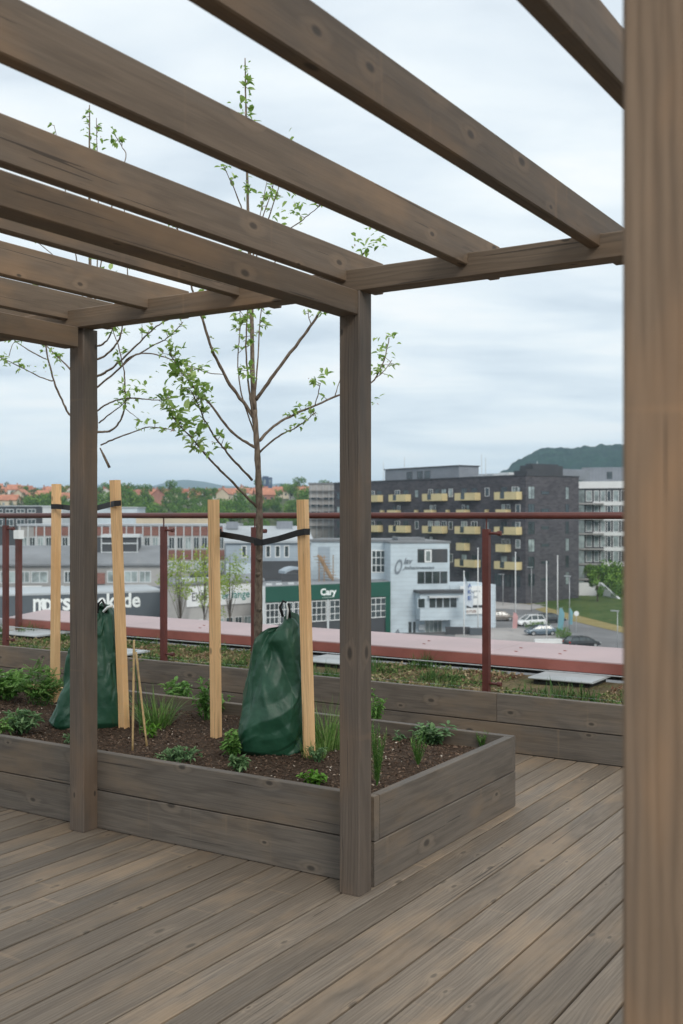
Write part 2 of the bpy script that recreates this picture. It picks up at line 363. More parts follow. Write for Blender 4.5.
class Frame:
    def __init__(s, o, right, flip=False):
        """o: point on the facade; right: horizontal unit vector pointing right as seen from outside"""
        s.o = V((o[0], o[1], 0)); s.u = V((right[0], right[1], 0)).normalized(); s.n = V((s.u.y, -s.u.x, 0)); s.k = 0
    def P(s, a, b, c): return s.o + s.u * (a - c * s.k) + s.n * c + V((0, 0, b))
    def along_view(s, m=.95):
        d = V((s.o.x, s.o.y, 0)).normalized(); s.k = m * d.dot(s.u) / -d.dot(s.n); return s
    def px(s, px, py=HY):
        """facade coordinates (a, z) seen at that pixel"""
        d = ray(px, py); k = (s.o - V((0, 0, 0))).dot(s.n) / V((d.x, d.y, 0)).dot(s.n)
        p = d * k; return (V((p.x, p.y, 0)) - s.o).dot(s.u), p.z + EYE
    def shift(s, c):
        f = Frame(s.P(0, 0, c), s.u); f.k = s.k; return f

def between(p, q):                                # facade running from left point p to right point q
    return Frame(p, V((q.x - p.x, q.y - p.y, 0)))

def tag(o, label=None, cat=None, group=None, kind=None):
    if label: o['label'] = label
    if cat: o['category'] = cat
    if group: o['group'] = group
    if kind: o['kind'] = kind
    return o
def thing(name, loc, label, cat, group=None):
    o = bpy.data.objects.new(name, None); COL.objects.link(o); o.location = loc; o['_o'] = list(loc)
    o.empty_display_size = .2
    return tag(o, label, cat, group)
def dup(root, loc, rz=0, scale=1, label=None, group=None):
    r = root.copy(); COL.objects.link(r); r.location = loc; r.rotation_euler = (0, 0, rz); r.scale = (scale,) * 3 if not isinstance(scale, tuple) else scale
    if label: r['label'] = label
    if group: r['group'] = group
    for ch in list(root.children):
        c = ch.copy(); COL.objects.link(c); c.parent = r
        for gch in list(ch.children):
            g2 = gch.copy(); COL.objects.link(g2); g2.parent = c
    return r
def textobj(name, body, fr, a, z, size, mat, parent, c=.06, bold=0, shear=0, width=None, depth=.04, rot=0):
    cu = bpy.data.curves.new(name, 'FONT'); cu.body = body; cu.size = 1; cu.extrude = depth / 2 / size; cu.offset = bold; cu.shear = shear; cu.resolution_u = 3
    ob = bpy.data.objects.new(name, cu); COL.objects.link(ob)
    dg = bpy.context.evaluated_depsgraph_get(); me = bpy.data.meshes.new_from_object(ob.evaluated_get(dg)); bpy.data.objects.remove(ob)
    xs = [v.co.x for v in me.vertices]; sx = size if width is None else width / (max(xs) - min(xs))
    x0 = min(xs); mb = MB(); o0 = V(parent['_o'])
    for v in me.vertices:
        x = (v.co.x - x0) * sx; y = v.co.y * size
        x, y = x * math.cos(rot) - y * math.sin(rot), x * math.sin(rot) + y * math.cos(rot)
        v.co = fr.P(a + x, z + y, c + v.co.z * size) - o0
    me.materials.append(M[mat]); o = bpy.data.objects.new(name, me); COL.objects.link(o); o.parent = parent; o['_o'] = list(o0)
    return o

# ================================================================== THE TERRACE
# deck boards run away from the building along +Y
mb = MB(); x = -1.985 - .148 * 60
while x < 2.2:
    seams = [-1.6, 6.715]
    mb.plank((x + .0715, seams[0], -.014), (x + .0715, seams[1], -.014),   .1385 - R.uniform(0, .0015), .028, ch=.002)
    x += .148
tag(mb.build('deck', 'deck'), kind='structure')
mb = MB(); mb.box((-3.5, 2.6, -.105), (14, 8.4, .04)); tag(mb.build('deck_gap_shade', 'darkgap'), kind='structure')  # black sheet below the boards, coloured so the gaps read as shaded

# low timber wall at the edge of the deck
wl = thing('low_timber_wall', (-4, 6.74, 0), 'low brown timber wall of two wide boards along the deck edge beneath the railing', 'wall')
for k, (z0, z1) in enumerate(((.002, .193), (.199, .39))):
    mb = MB(); xs = [-11.5, -7.1, -3.0 if k else -4.6, 2.2]
    for i in range(3): mb.plank((xs[i] + .0015, 6.742, (z0 + z1) / 2), (xs[i + 1] - .0015, 6.742, (z0 + z1) / 2), .045, z1 - z0, tone=.35 + .3 * R.random())
    mb.build('board', 'planter', wl)
mb = MB(); mb.box((-4.6, 6.80, .17), (13.8, .06, .36)); mb.build('backing_board', 'darkgap', wl)

# raised planter
PX1, PY0, PY1, PZ = -2.343, 3.972, 5.497, .39
pl = thing('raised_planter', (-5, 4.7, 0), 'long raised timber planter box of stained boards filled with soil and young plants', 'planter')
XL = -9.5
for k, (z0, z1) in enumerate(((.002, .193), (.198, PZ))):
    for nm, y in (('front_board', PY0 + .0225), ('back_board', PY1 - .0225)):
        mb = MB(); xs = [XL, -4.03 + (0 if nm == 'front_board' else .7), PX1 - (.0 if k == 1 else .047)]
        for i in range(2): mb.plank((xs[i] + .001, y, (z0 + z1) / 2), (xs[i + 1] - .001, y, (z0 + z1) / 2), .045, z1 - z0, tone=R.uniform(.35, .75))
        mb.build(nm, 'planter', pl)
    mb = MB(); y0, y1 = (PY0, PY1) if k == 0 else (PY0 + .047, PY1 - .047)
    mb.plank((PX1 - .0225, y0, (z0 + z1) / 2), (PX1 - .0225, y1, (z0 + z1) / 2), .045, z1 - z0, tone=.45 if k else .62)
    mb.build('end_board', 'planter', pl)
def soil_z(x, y):
    e = min(y - PY0 - .045, PY1 - .045 - y, PX1 - .045 - x); 
    base = .325 + .02 * mnoise.noise(V((x * 1.7, y * 1.7, 0))) + .012 * mnoise.noise(V((x * 7, y * 7, 3)))
    return base - .02 * max(0, 1 - e / .15)
mb = MB(); nx, ny = 260, 60; vs = []
for j in range(ny + 1):
    for i in range(nx + 1):
        xx = XL + (PX1 - .045 - XL) * i / nx; yy = PY0 + .045 + (PY1 - PY0 - .09) * j / ny
        vs.append((xx, yy, soil_z(xx, yy) + .006 * mnoise.noise(V((xx * 30, yy * 30, 1)))))
mb.add(vs, [[j * (nx + 1) + i, j * (nx + 1) + i + 1, (j + 1) * (nx + 1) + i + 1, (j + 1) * (nx + 1) + i] for j in range(ny) for i in range(nx)])
tag(mb.build('planting_soil', 'soil', smooth=True), kind='structure')
mb = MB()
for _ in range(16000):
    xx = R.uniform(-6.8, PX1 - .06); yy = R.uniform(PY0 + .06, PY1 - .06); z = soil_z(xx, yy)
    d = V((R.gauss(0, 1), R.gauss(0, 1), R.gauss(0, .35))).normalized(); s_ = R.uniform(.004, .011) * (1.6 if R.random() < .06 else 1)
    sd = d.cross(V((R.gauss(0, .4), R.gauss(0, .4), 1))).normalized(); up = sd.cross(d)
    p = V((xx, yy, z + .004)); w = s_ * R.uniform(.3, .8)
    mb.add([p - d * s_, p + sd * w, p + d * s_, p - sd * w, p + up * s_ * .5], [[0, 1, 4], [1, 2, 4], [2, 3, 4], [3, 0, 4]], None, min(1, max(0, R.gauss(.42, .24))))
tag(mb.build('bark_mulch', 'chip'), kind='stuff', label='dark bark mulch and pale chips strewn over the planter soil')
# loose offcut at the back of the planter
mb = MB(); mb.plank((-7.0, 5.40, .352), (-5.62, 5.385, .352), .05, .042, tone=.6); o = mb.build('timber_offcut', 'stake', origin=(-6.3, 5.4, .33))
tag(o, 'short pale orange timber batten lying on the soil against the planter back', 'batten')

# ------------------------------------------------------------------ pergola
pg = thing('pergola', (-2.4, 2.6, 0), 'open brown stained timber pergola of square posts, a long plate and sloping rows of joists', 'pergola')
PW = .101
for (xc, yc, mt, gt) in ((-2.3885, 3.891, 'post', None), (-4.036, 3.925, 'post', None), (-.341, 1.28, 'nearpost', None)):
    mb = MB(); mb.plank((xc, yc, .002), (xc, yc, 2.543), PW, PW, up=V((0, 1, 0)), ch=.005, tone=.5 if mt == 'nearpost' else R.uniform(.35, .6))
    o = mb.build('post', mt, pg)
    if mt == 'nearpost': o['label'] = 'warm brown near post'
for yc in (3.893, 1.28):
    mb = MB(); mb.plank((-7.2, yc, 2.590), (1.4, yc, 2.590), .093, .095, ch=.004, tone=.6); mb.build('wall_plate', 'pergola', pg)
for xc in (-2.391, -4.032):
    mb = MB(); mb.plank((xc, 1.33, 2.4915), (xc, 3.838, 2.4915), .093, .102, ch=.004, tone=.3); mb.build('tie_beam', 'pergola', pg)
for xf, tn_ in ((-.225, .4), (-.772, .3), (-1.306, .12), (-1.842, .62), (-2.407, .66), (-2.975, .6), (-3.527, .9), (-4.067, .7), (-4.62, .5), (-5.17, .5)):
    mb = MB(); mb.plank((xf - .024, -.9, 2.6575), (xf - .024, 4.16 + R.uniform(-.02, .02), 2.6575), .048, .137, ch=.004, tone=tn_); mb.build('joist', 'pergola', pg)

# ------------------------------------------------------------------ railing with glass panels
rl = thing('railing', (-4, 6.86, .05), 'dark red steel railing with round handrail on pins and clear glass panels behind the deck', 'railing')
RY = 6.87
mb = MB(); mb.tube([(-12.2, RY, 1.598), (2.5, RY, 1.598)], .0235, 14); mb.build('handrail', 'redmetal', rl, smooth=True)
posts = [-10.9, -9.1, -8.09, -6.12, -5.16, -3.145, -2.125, -.2, .8]
for xp in posts:
    mb = MB(); mb.box((xp, RY, .77), (.048, .04, 1.47)); o = mb.build('post', 'redmetal', rl)
    mb = MB(); mb.tube([(xp, RY, 1.50), (xp, RY, 1.58)], .006, 8); mb.build('pin', 'redmetal', o)
    for zz in (1.475, .43):
        mb = MB(); mb.tube([(xp - .005, RY, zz), (xp + .085, RY, zz)], .010, 8); mb.tube([(xp + .085, RY, zz), (xp + .112, RY, zz)], .017, 10); mb.build('clamp', 'redmetal', o)
for i in range(len(posts) - 1):
    a, b = posts[i] + .06, posts[i + 1] - .04
    mb = MB(); mb.box(((a + b) / 2, RY, .94), (b - a, .009, 1.1)); mb.build('glass_panel', 'glass', rl)
# railing post of the next terrace side, standing on the sedum roof
rp = thing('railing_post', (-11.285, 9.8, .05), 'slender dim red rail post with a square white cap standing on the sedum roof', 'post')
mb = MB(); mb.box((-11.285, 9.8, .66), (.07, .06, 1.25)); mb.build('shaft', 'redmetal', rp)
mb = MB(); mb.box((-11.285, 9.8, 1.345), (.10, .09, .115)); mb.build('cap', 'white', rp)

# ------------------------------------------------------------------ sedum roof and coping
mb = MB(); mb.box((-10, -2, -7.7), (60, 24.0, 15.1)); tag(mb.build('own_roof_slab', 'concrete'), kind='structure')
mb = MB(); nx, ny = 160, 30; vs = []
for j in range(ny + 1):
    for i in range(nx + 1):
        xx = -20 + 24 * i / nx; yy = 6.84 + 3.1 * j / ny
        vs.append((xx, yy, .02 + .02 * mnoise.noise(V((xx * 2, yy * 2, 5))) + .015 * mnoise.noise(V((xx * 6, yy * 6, 5)))))
mb.add(vs, [[j * (nx + 1) + i, j * (nx + 1) + i + 1, (j + 1) * (nx + 1) + i + 1, (j + 1) * (nx + 1) + i] for j in range(ny) for i in range(nx)])
tag(mb.build('sedum_ground', 'sedumsoil', smooth=True), kind='structure')
mb = MB()
hatches = [(gnd(a_, b_, .075).x, gnd(a_, b_, .075).y) for a_, b_ in ((570, 676.5), (333, 659))]
def patchy(x, y): return mnoise.noise(V((x * 1.1, y * 1.6, 9))) + .6 * mnoise.noise(V((x * 3.5, y * 3.5, 2)))
for _ in range(21000):
    xx = R.uniform(-14.5, .5); yy = R.uniform(7.9, 9.9)
    if R.random() < .3: yy = R.uniform(6.95, 9.9)
    if any(abs(xx - hx) < .5 and -.75 < yy - hy < .45 for hx, hy in hatches): continue
    q = patchy(xx, yy); tn = min(1, max(0, .45 - q * .85 + R.gauss(0, .17)))
    if q > .25 and R.random() < .6:                                 # grassy tuft
        for _k in range(3): mb.blade((xx + R.uniform(-.03, .03), yy + R.uniform(-.03, .03), .02), V((R.gauss(0, .5), R.gauss(0, .5), 1)), R.uniform(.07, .15) + max(0, q - .2) * .22, .010, R.uniform(.2, .8), min(.5, tn), 2)
    else:
        h = R.uniform(.015, .05) + max(0, q) * .10
        for _k in range(3):
            d = V((R.gauss(0, 1), R.gauss(0, 1), R.uniform(.2, 1.2)))
            mb.leaf(V((xx, yy, .02 + h * .3)), d, V((0, 0, 1)), R.uniform(.018, .05), R.uniform(.010, .024), min(1, max(0, tn + R.gauss(0, .12))))
tag(mb.build('sedum', 'sedumleaf'), kind='stuff', label='patchy green straw and rust sedum planting covering the roof')
CY0, CY1, CZ = 9.99, 11.14, .2
cp = thing('roof_coping', (-5, 10.5, 0), 'wide pink red sheet metal coping along the roof edge beyond the sedum', 'coping')
mb = MB()
xs = [-12.3, -9.6, -7.1, -4.6, -2.1, .4, 3]
for i in range(6):
    a, b = xs[i] + .002, xs[i + 1] - .002
    y0, y1 = CY0, CY1
    vs = [(a if i else -11.75, y0, CZ), (b, y0, CZ), (b, y1, CZ), (a if i else -12.25, y1, CZ)]
    mb.add(vs + [(p[0], p[1], p[2] - .012) for p in vs], [[0, 1, 2, 3], [7, 6, 5, 4], [0, 4, 5, 1], [1, 5, 6, 2], [2, 6, 7, 3], [3, 7, 4, 0]])
mb.build('sheet', 'coping', cp)
mb = MB(); mb.box((-4.38, CY0 + .004, CZ - .063), (14.72, .012, .10)); mb.box((-4.6, CY1 - .02, CZ - .10), (15.2, .012, .16)); mb.build('fascia', 'copingface', cp)
mb = MB(); mb.box((-4.4, CY0 + .5, .075), (14.4, .85, .10)); mb.build('shade_upstand', 'darkgap', cp)  # coloured black to paint the shadow strip beneath the coping
for (px, py) in ((516, 651.5), (521, 648), (560, 654), (565, 651), (424, 644), (429, 641), (200, 628), (204, 625.5)):
    g0 = gnd(px, py, CZ); mb = MB(); mb.box((g0.x, g0.y, CZ + .002), (.03, .016, .008)); mb.build('rivet', 'copingface', cp)
mb = MB(); mb.box((-17.0, 10.3, .06), (9.2, .45, .10)); o = mb.build('kerb', 'paleroof', origin=(-17, 10.3, .06)); tag(o, 'pale grey kerb strip ending beside the pink coping', 'kerb')
mb = MB(); mb.tube([(-14, 9.55, .14), (3, 9.55, .14)], .006, 6); mb.tube([(-14, 7.25, .2), (3, 7.25, .2)], .004, 6)
o = mb.build('fall_arrest_cable', 'steel', origin=(-4, 9.5, .1)); tag(o, 'thin pale safety cables stretched low across the sedum roof', 'cable')
for (px, py, w_, d_, lab) in ((570, 676.5, .62, .55, 'pale grey hatch plate on the sedum seen through glass beside the near post'), (333, 659, .5, .55, 'grey hatch plate on the sedum behind the middle pergola post'),
                             (33, 632.5, .75, .6, 'weathered grey hatch plate on the sedum near the coping end'), (118, 651, .6, .4, 'small light grey hatch plate on the sedum by the bamboo canes')):
    p = gnd(px, py, .075); t = thing('roof_hatch', (p.x, p.y, .03), lab, 'hatch', 'hatch plates on the sedum roof')
    mb = MB(); mb.plank((p.x - w_ / 2, p.y, .072), (p.x + w_ / 2, p.y, .072), d_, .018, ch=.006); mb.build('lid', 'plate', t)
    mb = MB(); mb.box((p.x, p.y, .038), (w_ - .08, d_ - .08, .05)); mb.build('base', 'darkgap', t)

# ------------------------------------------------------------------ stakes, ties, bags, trees
def stake(px, py, ztop, pxtop, lab, rot, tone):
    p = gnd(px, py, .33); w = (-SN * p.x + CS * p.y); q = at(pxtop, 500, w); q.z = ztop
    t = MB(); up = V((math.sin(rot), math.cos(rot), 0)); t.plank((p.x - (q.x - p.x) * .15, p.y - (q.y - p.y) * .15, .22), q, .05, .05, up=up, ch=.003, tone=tone)
    o = t.build('tree_stake', 'stake', origin=(p.x, p.y, .3)); tag(o, lab, 'stake', 'pale timber tree stakes'); return p, q, w
S1 = stake(216, 737, 1.690, 213.5, 'pale square timber stake between the two green bags', .05, .5)
S2 = stake(309, 755, 1.683, 302.5, 'pale square timber stake standing directly before the uncreased edge of the front green bag', -.1, .6)
S3 = stake(55, 700, 1.815, 56.5, 'pale square timber stake behind the rear green bag at its trailing hem', .1, .45)
S4 = stake(123.5, 726, 1.812, 115, 'leaning pale square timber stake between the rear green bag and the bamboo canes', .0, .65)
bpy.data.objects['tree_stake.001']['label'] = 'pale square timber stake overlapping the wrinkled green bag, beside the middle pergola post'

TW1 = 5.93; TW2 = 6.75
def strap(name, pts, lab):
    mb = MB()
    vs = []; 
    for p in pts: vs += [p + V((0, 0, .017)), p - V((0, 0, .017))]
    n = len(pts)
    d = V((-SN, CS, 0)) * .004
    b = [v + d for v in vs]
    fs = [[2 * i, 2 * i + 1, 2 * i + 3, 2 * i + 2] for i in range(n - 1)] + [[2 * n + 2 * i + 2, 2 * n + 2 * i + 3, 2 * n + 2 * i + 1, 2 * n + 2 * i] for i in range(n - 1)]
    fs += [[2 * i, 2 * i + 2, 2 * n + 2 * i + 2, 2 * n + 2 * i] for i in range(n - 1)] + [[2 * n + 2 * i + 1, 2 * n + 2 * i + 3, 2 * i + 3, 2 * i + 1] for i in range(n - 1)]
    mb.add(vs + b, fs)
    o = mb.build(name, 'black', origin=pts[0]); return tag(o, lab, 'tree tie', 'black webbing tree ties')
def along(pxs, ws):
    return [at(px, py, w) for (px, py), w in zip(pxs, ws)]
strap('tree_tie', along([(221.5, 532), (214, 531), (209, 531.5), (209.6, 533.5), (222, 534.5), (240, 537.5), (256, 541), (262, 543)], [6.19, 6.115, 6.16, 6.21, 6.2, 6.05, 5.88, 5.87]), 'black webbing strap tied from the stake between the bags to the staked trunk')
strap('tree_tie', along([(254, 542.5), (262, 542.5), (278, 539), (296, 533.5), (304, 531.8), (310, 531.8)], [5.885, 5.87, 5.75, 5.66, 5.62, 5.64]), 'black webbing strap rising from the trunk to the stake by the middle post')
strap('tree_tie', along([(51, 506.5), (57, 506.5), (63, 507), (78, 509), (92, 508.5)], [7.34, 7.31, 7.3, 7.0, 6.72]), 'black webbing strap on the stake behind the rear bag')
strap('tree_tie', along([(88, 508.8), (97, 508), (108, 505), (114, 503.6), (121, 503)], [6.72, 6.7, 6.5, 6.4, 6.42]), 'black webbing strap on the leaning stake near the bamboo canes')

def green_bag(tr, prof, lab, seed, lean=(0, 0), handles=None):
    """wrapped watering bag: prof = list of (z, half-width across the view, half-depth, shift across)"""
    t = thing('watering_bag', (tr.x, tr.y, .33), lab, 'tree bag', 'green tree watering bags')
    mb = MB(); n, m = 170, 120; vs = []
    rt = V((CS, SN, 0)); fw = V((-SN, CS, 0)); zs = [p[0] for p in prof]
    def lerp(z, k):
        for i in range(len(prof) - 1):
            if z <= prof[i + 1][0]:
                f = (z - prof[i][0]) / (prof[i + 1][0] - prof[i][0]); return prof[i][k] * (1 - f) + prof[i + 1][k] * f
        return prof[-1][k]
    z0, z1 = zs[0], zs[-1]; rb = random.Random(seed * 13 + 1); folds = []
    for cnt, hl_, hw_, am in ((16, .32, .070, .028), (34, .17, .036, .0185), (70, .09, .019, .007)):
        for _f in range(cnt):
            th = rb.choice([math.pi / 2, math.pi / 2, math.pi / 2, 1.15, 1.95, .6]) + rb.gauss(0, .3)
            folds.append((rb.uniform(-.53, .53), rb.uniform(.3, 1.05), math.cos(th), math.sin(th), hl_ * rb.uniform(.6, 1.3), hw_ * rb.uniform(.6, 1.4), am * rb.choice([1, -1, -1]) * rb.uniform(.5, 1.2)))
    for j in range(m + 1):
        t_ = j / m; z = z0 + (z1 - z0) * t_
        hw, hd, sh = lerp(z, 1), lerp(z, 2), lerp(z, 3)
        for i in range(n):
            an = 2 * math.pi * i / n; c, s_ = math.cos(an), math.sin(an)
            cc = math.copysign(abs(c) ** .75, c); ss = math.copysign(abs(s_) ** .85, s_)
            # draped sheet: flat facets between sharp creases running in a few directions
            dd = .004 * mnoise.noise(V((c * 2, s_ * 2, z * 5 + seed)))
            ua = an * .17
            for (cu, cz, ct, st, hl_, hw_, am) in folds:
                du = (ua - cu + .534) % 1.068 - .534; dz = z - cz
                al = abs(du * ct + dz * st) / hl_
                if al >= 1: continue
                pe = abs(-du * st + dz * ct) / hw_
                if pe < 1: dd += am * (1 - pe) * (1 - al * al)
            dd *= .55 + .55 * t_
            p = tr + rt * (sh + (hw + dd * .8) * cc) + fw * ((hd + dd * 1.5) * ss)
            zz = z + .010 * math.sin(an * 3 + seed) * (1 - t_) + t_ ** 5 * (.055 * c + .03 * mnoise.noise(V((c * 2, s_ * 2, seed))))
            p.z = zz; vs.append(p)
    fs = [[j * n + i, j * n + (i + 1) % n, (j + 1) * n + (i + 1) % n, (j + 1) * n + i] for j in range(m) for i in range(n)]
    fs.append([m * n + i for i in range(n)]); mb.add(vs, fs)
    mb.build('bag_body', 'bag', t, smooth=True)
    for hp in handles or []:
        mb = MB(); mb.tube(hp[0], hp[1], 6); mb.build('handle', hp[2], t, smooth=True)
    return t
tr1 = gnd(258, 744, .33); tr1 = at(259, 700, 5.93); tr1.z = .33
cb = at(271, 700, 5.83); cb.z = 0
def hnd(pxs, w): return [at(x, y, w) for x, y in pxs]
green_bag(cb, [(.310, .165, .13, .0), (.335, .190, .155, .0), (.43, .187, .155, .004), (.60, .170, .14, .016), (.78, .152, .12, .030), (.93, .137, .095, .041), (.975, .122, .075, .045), (1.0, .09, .05, .05), (1.012, .03, .02, .06)],
          'wrinkled dark green watering bag wrapped round the trunk between two pale stakes', 2,
          handles=[(hnd([(283, 617), (280, 607), (283, 601), (289, 604), (290, 618)], 5.80), .0075, 'black'), (hnd([(287, 619), (288, 610), (286.5, 604), (288, 602)], 5.77), .0045, 'letter_white')])
cb2 = at(88, 690, 6.55); cb2.z = 0
green_bag(cb2, [(.315, .21, .13, .0), (.345, .235, .15, .0), (.42, .212, .15, .015), (.55, .178, .14, .03), (.72, .152, .12, .04), (.88, .132, .10, .045), (.97, .118, .08, .045), (1.0, .09, .05, .045), (1.012, .03, .02, .05)],
          'dark green watering bag half hidden by the slimmer pergola post, hem flaring out', 5,
          handles=[(hnd([(97, 613), (98, 604), (102, 600), (105, 606), (106, 613)], 6.5), .009, 'black'), (hnd([(103, 612), (108, 607), (113, 606)], 6.48), .008, 'letter_white')])
bpy.data.objects['watering_bag']['label'] = 'wrinkled dark green watering bag beside the stake next to the middle post'

class Tree:
    def __init__(s): s.b = MB(); s.l = MB()
    def limb(s, pxs, w, dw, r0, r1, leaves=0, lt=(.3, 1), size=.03, n=7, spur=.03, extra=0):
        m = len(pxs); pts = [at(x, y, w + dw * (i / (m - 1))) for i, (x, y) in enumerate(pxs)]
        # smooth (Catmull-Rom) with small natural kinks
        sp = []
        for i in range(m - 1):
            p0, p1, p2, p3 = pts[max(i - 1, 0)], pts[i], pts[i + 1], pts[min(i + 2, m - 1)]
            for k in range(4):
                t = k / 4; sp.append(.5 * ((2 * p1) + (p2 - p0) * t + (2 * p0 - 5 * p1 + 4 * p2 - p3) * t * t + (3 * p1 - p0 - 3 * p2 + p3) * t ** 3))
        sp.append(pts[-1]); K = len(sp)
        sp = [p + V((R.gauss(0, 1), R.gauss(0, 1), R.gauss(0, 1))) * (.0006 + .09 * r0 * (r0 < .012)) * (0 < i < K - 1) for i, p in enumerate(sp)]
        rr = [(r0 + (r1 - r0) * i / (K - 1)) * (1 + .12 * R.uniform(-1, 1)) for i in range(K)]
        s.b.tube(sp, rr, n)
        for _ in range(leaves):
            t = R.uniform(*lt); f = t * (K - 1); i = min(int(f), K - 2); p = sp[i].lerp(sp[i + 1], f - i)
            ax = (sp[i + 1] - sp[i]).normalized()
            d = V((R.gauss(0, 1), R.gauss(0, 1), R.gauss(.35, .8))); d = (d - ax * d.dot(ax) * .5).normalized()
            tip = p + d * R.uniform(.4, 1.3) * spur
            s.b.tube([p, tip], [.0022, .0014], 4, cap=False)
            for _k in range(R.randint(3, 6)):
                s.leafat(tip, (d + V((R.gauss(0, .8), R.gauss(0, .8), R.gauss(.1, .7)))), size)
        return sp
    def leafat(s, p, d, size):
        L = size * R.uniform(.7, 1.5); tn = min(.88, max(0, R.gauss(.5, .25)))
        if R.random() < .06: L *= .45; tn = 1.0
        s.l.leaf(p, d, V((R.gauss(0, .3), R.gauss(0, .3), 1)), L, L * R.uniform(.48, .66), tn, R.uniform(.1, .35), R.uniform(0, .3))
    def cluster(s, px, py, w, rad, n, size):
        c = at(px, py, w); n = int(n * 1.05)
        for _ in range(n):
            p = c + V((R.gauss(0, rad), R.gauss(0, rad), R.gauss(0, rad)))
            s.leafat(p, V((R.gauss(0, 1), R.gauss(0, 1), R.gauss(.3, .8))), size)
    def finish(s, base, lab):
        t = thing('apple_tree', base, lab, 'tree', 'young staked apple trees')
        s.b.build('trunk', 'bark', t, smooth=True); s.l.build('foliage', 'leaf', t)
        return t
# tree by the middle post
T = Tree(); W = TW1
T.limb([(258.5, 745), (258, 690), (258, 640), (258.5, 600), (259, 560), (259.5, 520), (258.5, 480), (256.5, 440), (254.5, 410)], W, 0, .026, .0150, n=12)
T.limb([(254.5, 410), (252.5, 370), (252, 330), (251, 290), (249, 240), (247.5, 190), (246.5, 130), (245.5, 90), (245, 58)], W, .05, .0142, .003, 16, (.45, 1), .032, spur=.035, n=9)
for z, r in ((560, 1.25), (575, 1.3), (610, 1.2)):
    T.b.tube([at(258.5 + R.uniform(-3, 3), z, W - .025), at(258.5 + R.uniform(-3, 3), z - 2, W - .032)], [.013, .006], 7)
T.limb([(255, 420), (243, 402), (230, 385), (220, 366), (212, 350), (204, 325), (197, 303), (191, 285), (186, 262)], W, -.35, .0105, .0045, 10, (.5, 1), .03)
T.limb([(186, 262), (180, 240), (175, 215)], W - .35, -.1, .0045, .002, 5, (.2, 1), .03)
T.limb([(256, 400), (268, 383), (280, 366), (300, 340), (313, 322), (324, 305), (338, 285), (352, 268), (368, 248)], W, -.25, .0105, .004, 4, (.55, 1), .03)
T.cluster(371, 243, W - .25, .045, 26, .035); T.cluster(362, 250, W - .25, .03, 8, .032); T.cluster(331, 309, W - .2, .035, 12, .03)
T.limb([(311, 325), (309, 318), (308, 310)], W - .15, 0, .003, .0015, 3, (.5, 1), .02)
T.limb([(259.5, 441), (268, 431), (277, 424), (295, 414), (315, 405.5), (341, 394), (360, 388), (374, 380), (384, 360), (389, 338)], W, .3, .0085, .003, 8, (.3, .7), .028)
T.limb([(374, 380), (383, 372), (392, 360)], W + .22, .05, .003, .002, 8, (.3, 1), .03)
T.cluster(384, 350, W + .28, .04, 24, .036); T.cluster(376, 366, W + .25, .03, 14, .034); T.cluster(390, 336, W + .3, .02, 7, .034); T.cluster(372, 400, W + .2, .02, 8, .03)
T.limb([(315, 405.5), (318, 394), (320.5, 383)], W + .1, -.05, .0035, .002, 2, (.8, 1), .03); T.cluster(321.5, 377, W + .05, .03, 14, .036)
T.limb([(335, 396), (338, 386), (341, 377)], W + .1, .02, .003, .0018)
T.limb([(260, 452), (272, 441), (285, 433), (297, 427), (307, 420), (316, 412)], W, -.2, .006, .002, 12, (.45, 1), .024, spur=.02)
T.cluster(297, 413, W + .1, .025, 12, .03)
T.limb([(256, 448), (247, 443), (238, 437), (225, 424), (210, 404), (203, 397), (197, 391), (188, 380), (181, 371), (174, 360), (170, 354)], W, -.4, .0085, .0025, 34, (.45, 1), .034, spur=.04)
T.limb([(252, 480), (243, 470), (234, 461), (225, 450), (216, 439), (209, 427), (203, 417), (199, 407), (194.5, 397), (189, 388)], W, -.55, .007, .0022, 28, (.35, 1), .03, spur=.03)
T.limb([(257, 507), (243, 493), (229.5, 479), (218, 468), (208, 457), (200, 448), (192.5, 439), (183, 429), (174, 419), (168, 408)], W, -.7, .0075, .002, 36, (.5, 1), .032, spur=.035)
T.cluster(188, 426, W - .62, .04, 26, .04); T.cluster(180, 374, W - .38, .05, 24, .034); T.cluster(186, 383, W - .36, .045, 22, .036); T.cluster(201, 389, W - .35, .04, 20, .034); T.cluster(173, 372, W - .35, .02, 6, .05)
T.cluster(171, 352, W - .4, .03, 14, .03); T.cluster(167, 397, W - .7, .035, 18, .04); T.cluster(208, 405, W - .3, .03, 10, .03)
T.limb([(254, 425), (252, 410), (250, 395), (247.5, 375), (246, 350), (246.5, 330), (247.5, 310), (246, 285)], W, -.2, .007, .003, 26, (.4, 1), .032)
T.limb([(254, 432), (248, 415), (242, 395), (238.6, 373), (238, 350), (239.7, 334), (240, 310), (237, 290)], W, .25, .005, .002, 16, (.45, 1), .032)
T.limb([(255, 395), (257, 370), (258.5, 345), (260, 320), (263, 300), (268, 280)], W, .25, .005, .002, 14, (.4, 1), .03)
T.limb([(249, 235), (243, 212), (238.5, 200), (233, 186), (223, 165)], W, -.15, .005, .002, 3, (.75, 1), .03); T.cluster(222, 168, W - .15, .012, 4, .035)
T.limb([(251, 270), (256, 240), (264, 213), (272, 190), (276, 165)], W, .15, .005, .002, 8, (.5, 1), .03)
T.limb([(252, 285), (258, 250), (266, 225), (278, 190), (284, 168)], W, -.15, .005, .002, 8, (.5, 1), .03)
T.limb([(256, 240), (262, 205), (268, 178)], W + .05, .05, .003, .0015)
T.limb([(262, 300), (275, 262), (288, 232), (300, 222), (311, 213), (321, 205)], W, -.3, .0045, .0018, 3, (.6, 1), .028)
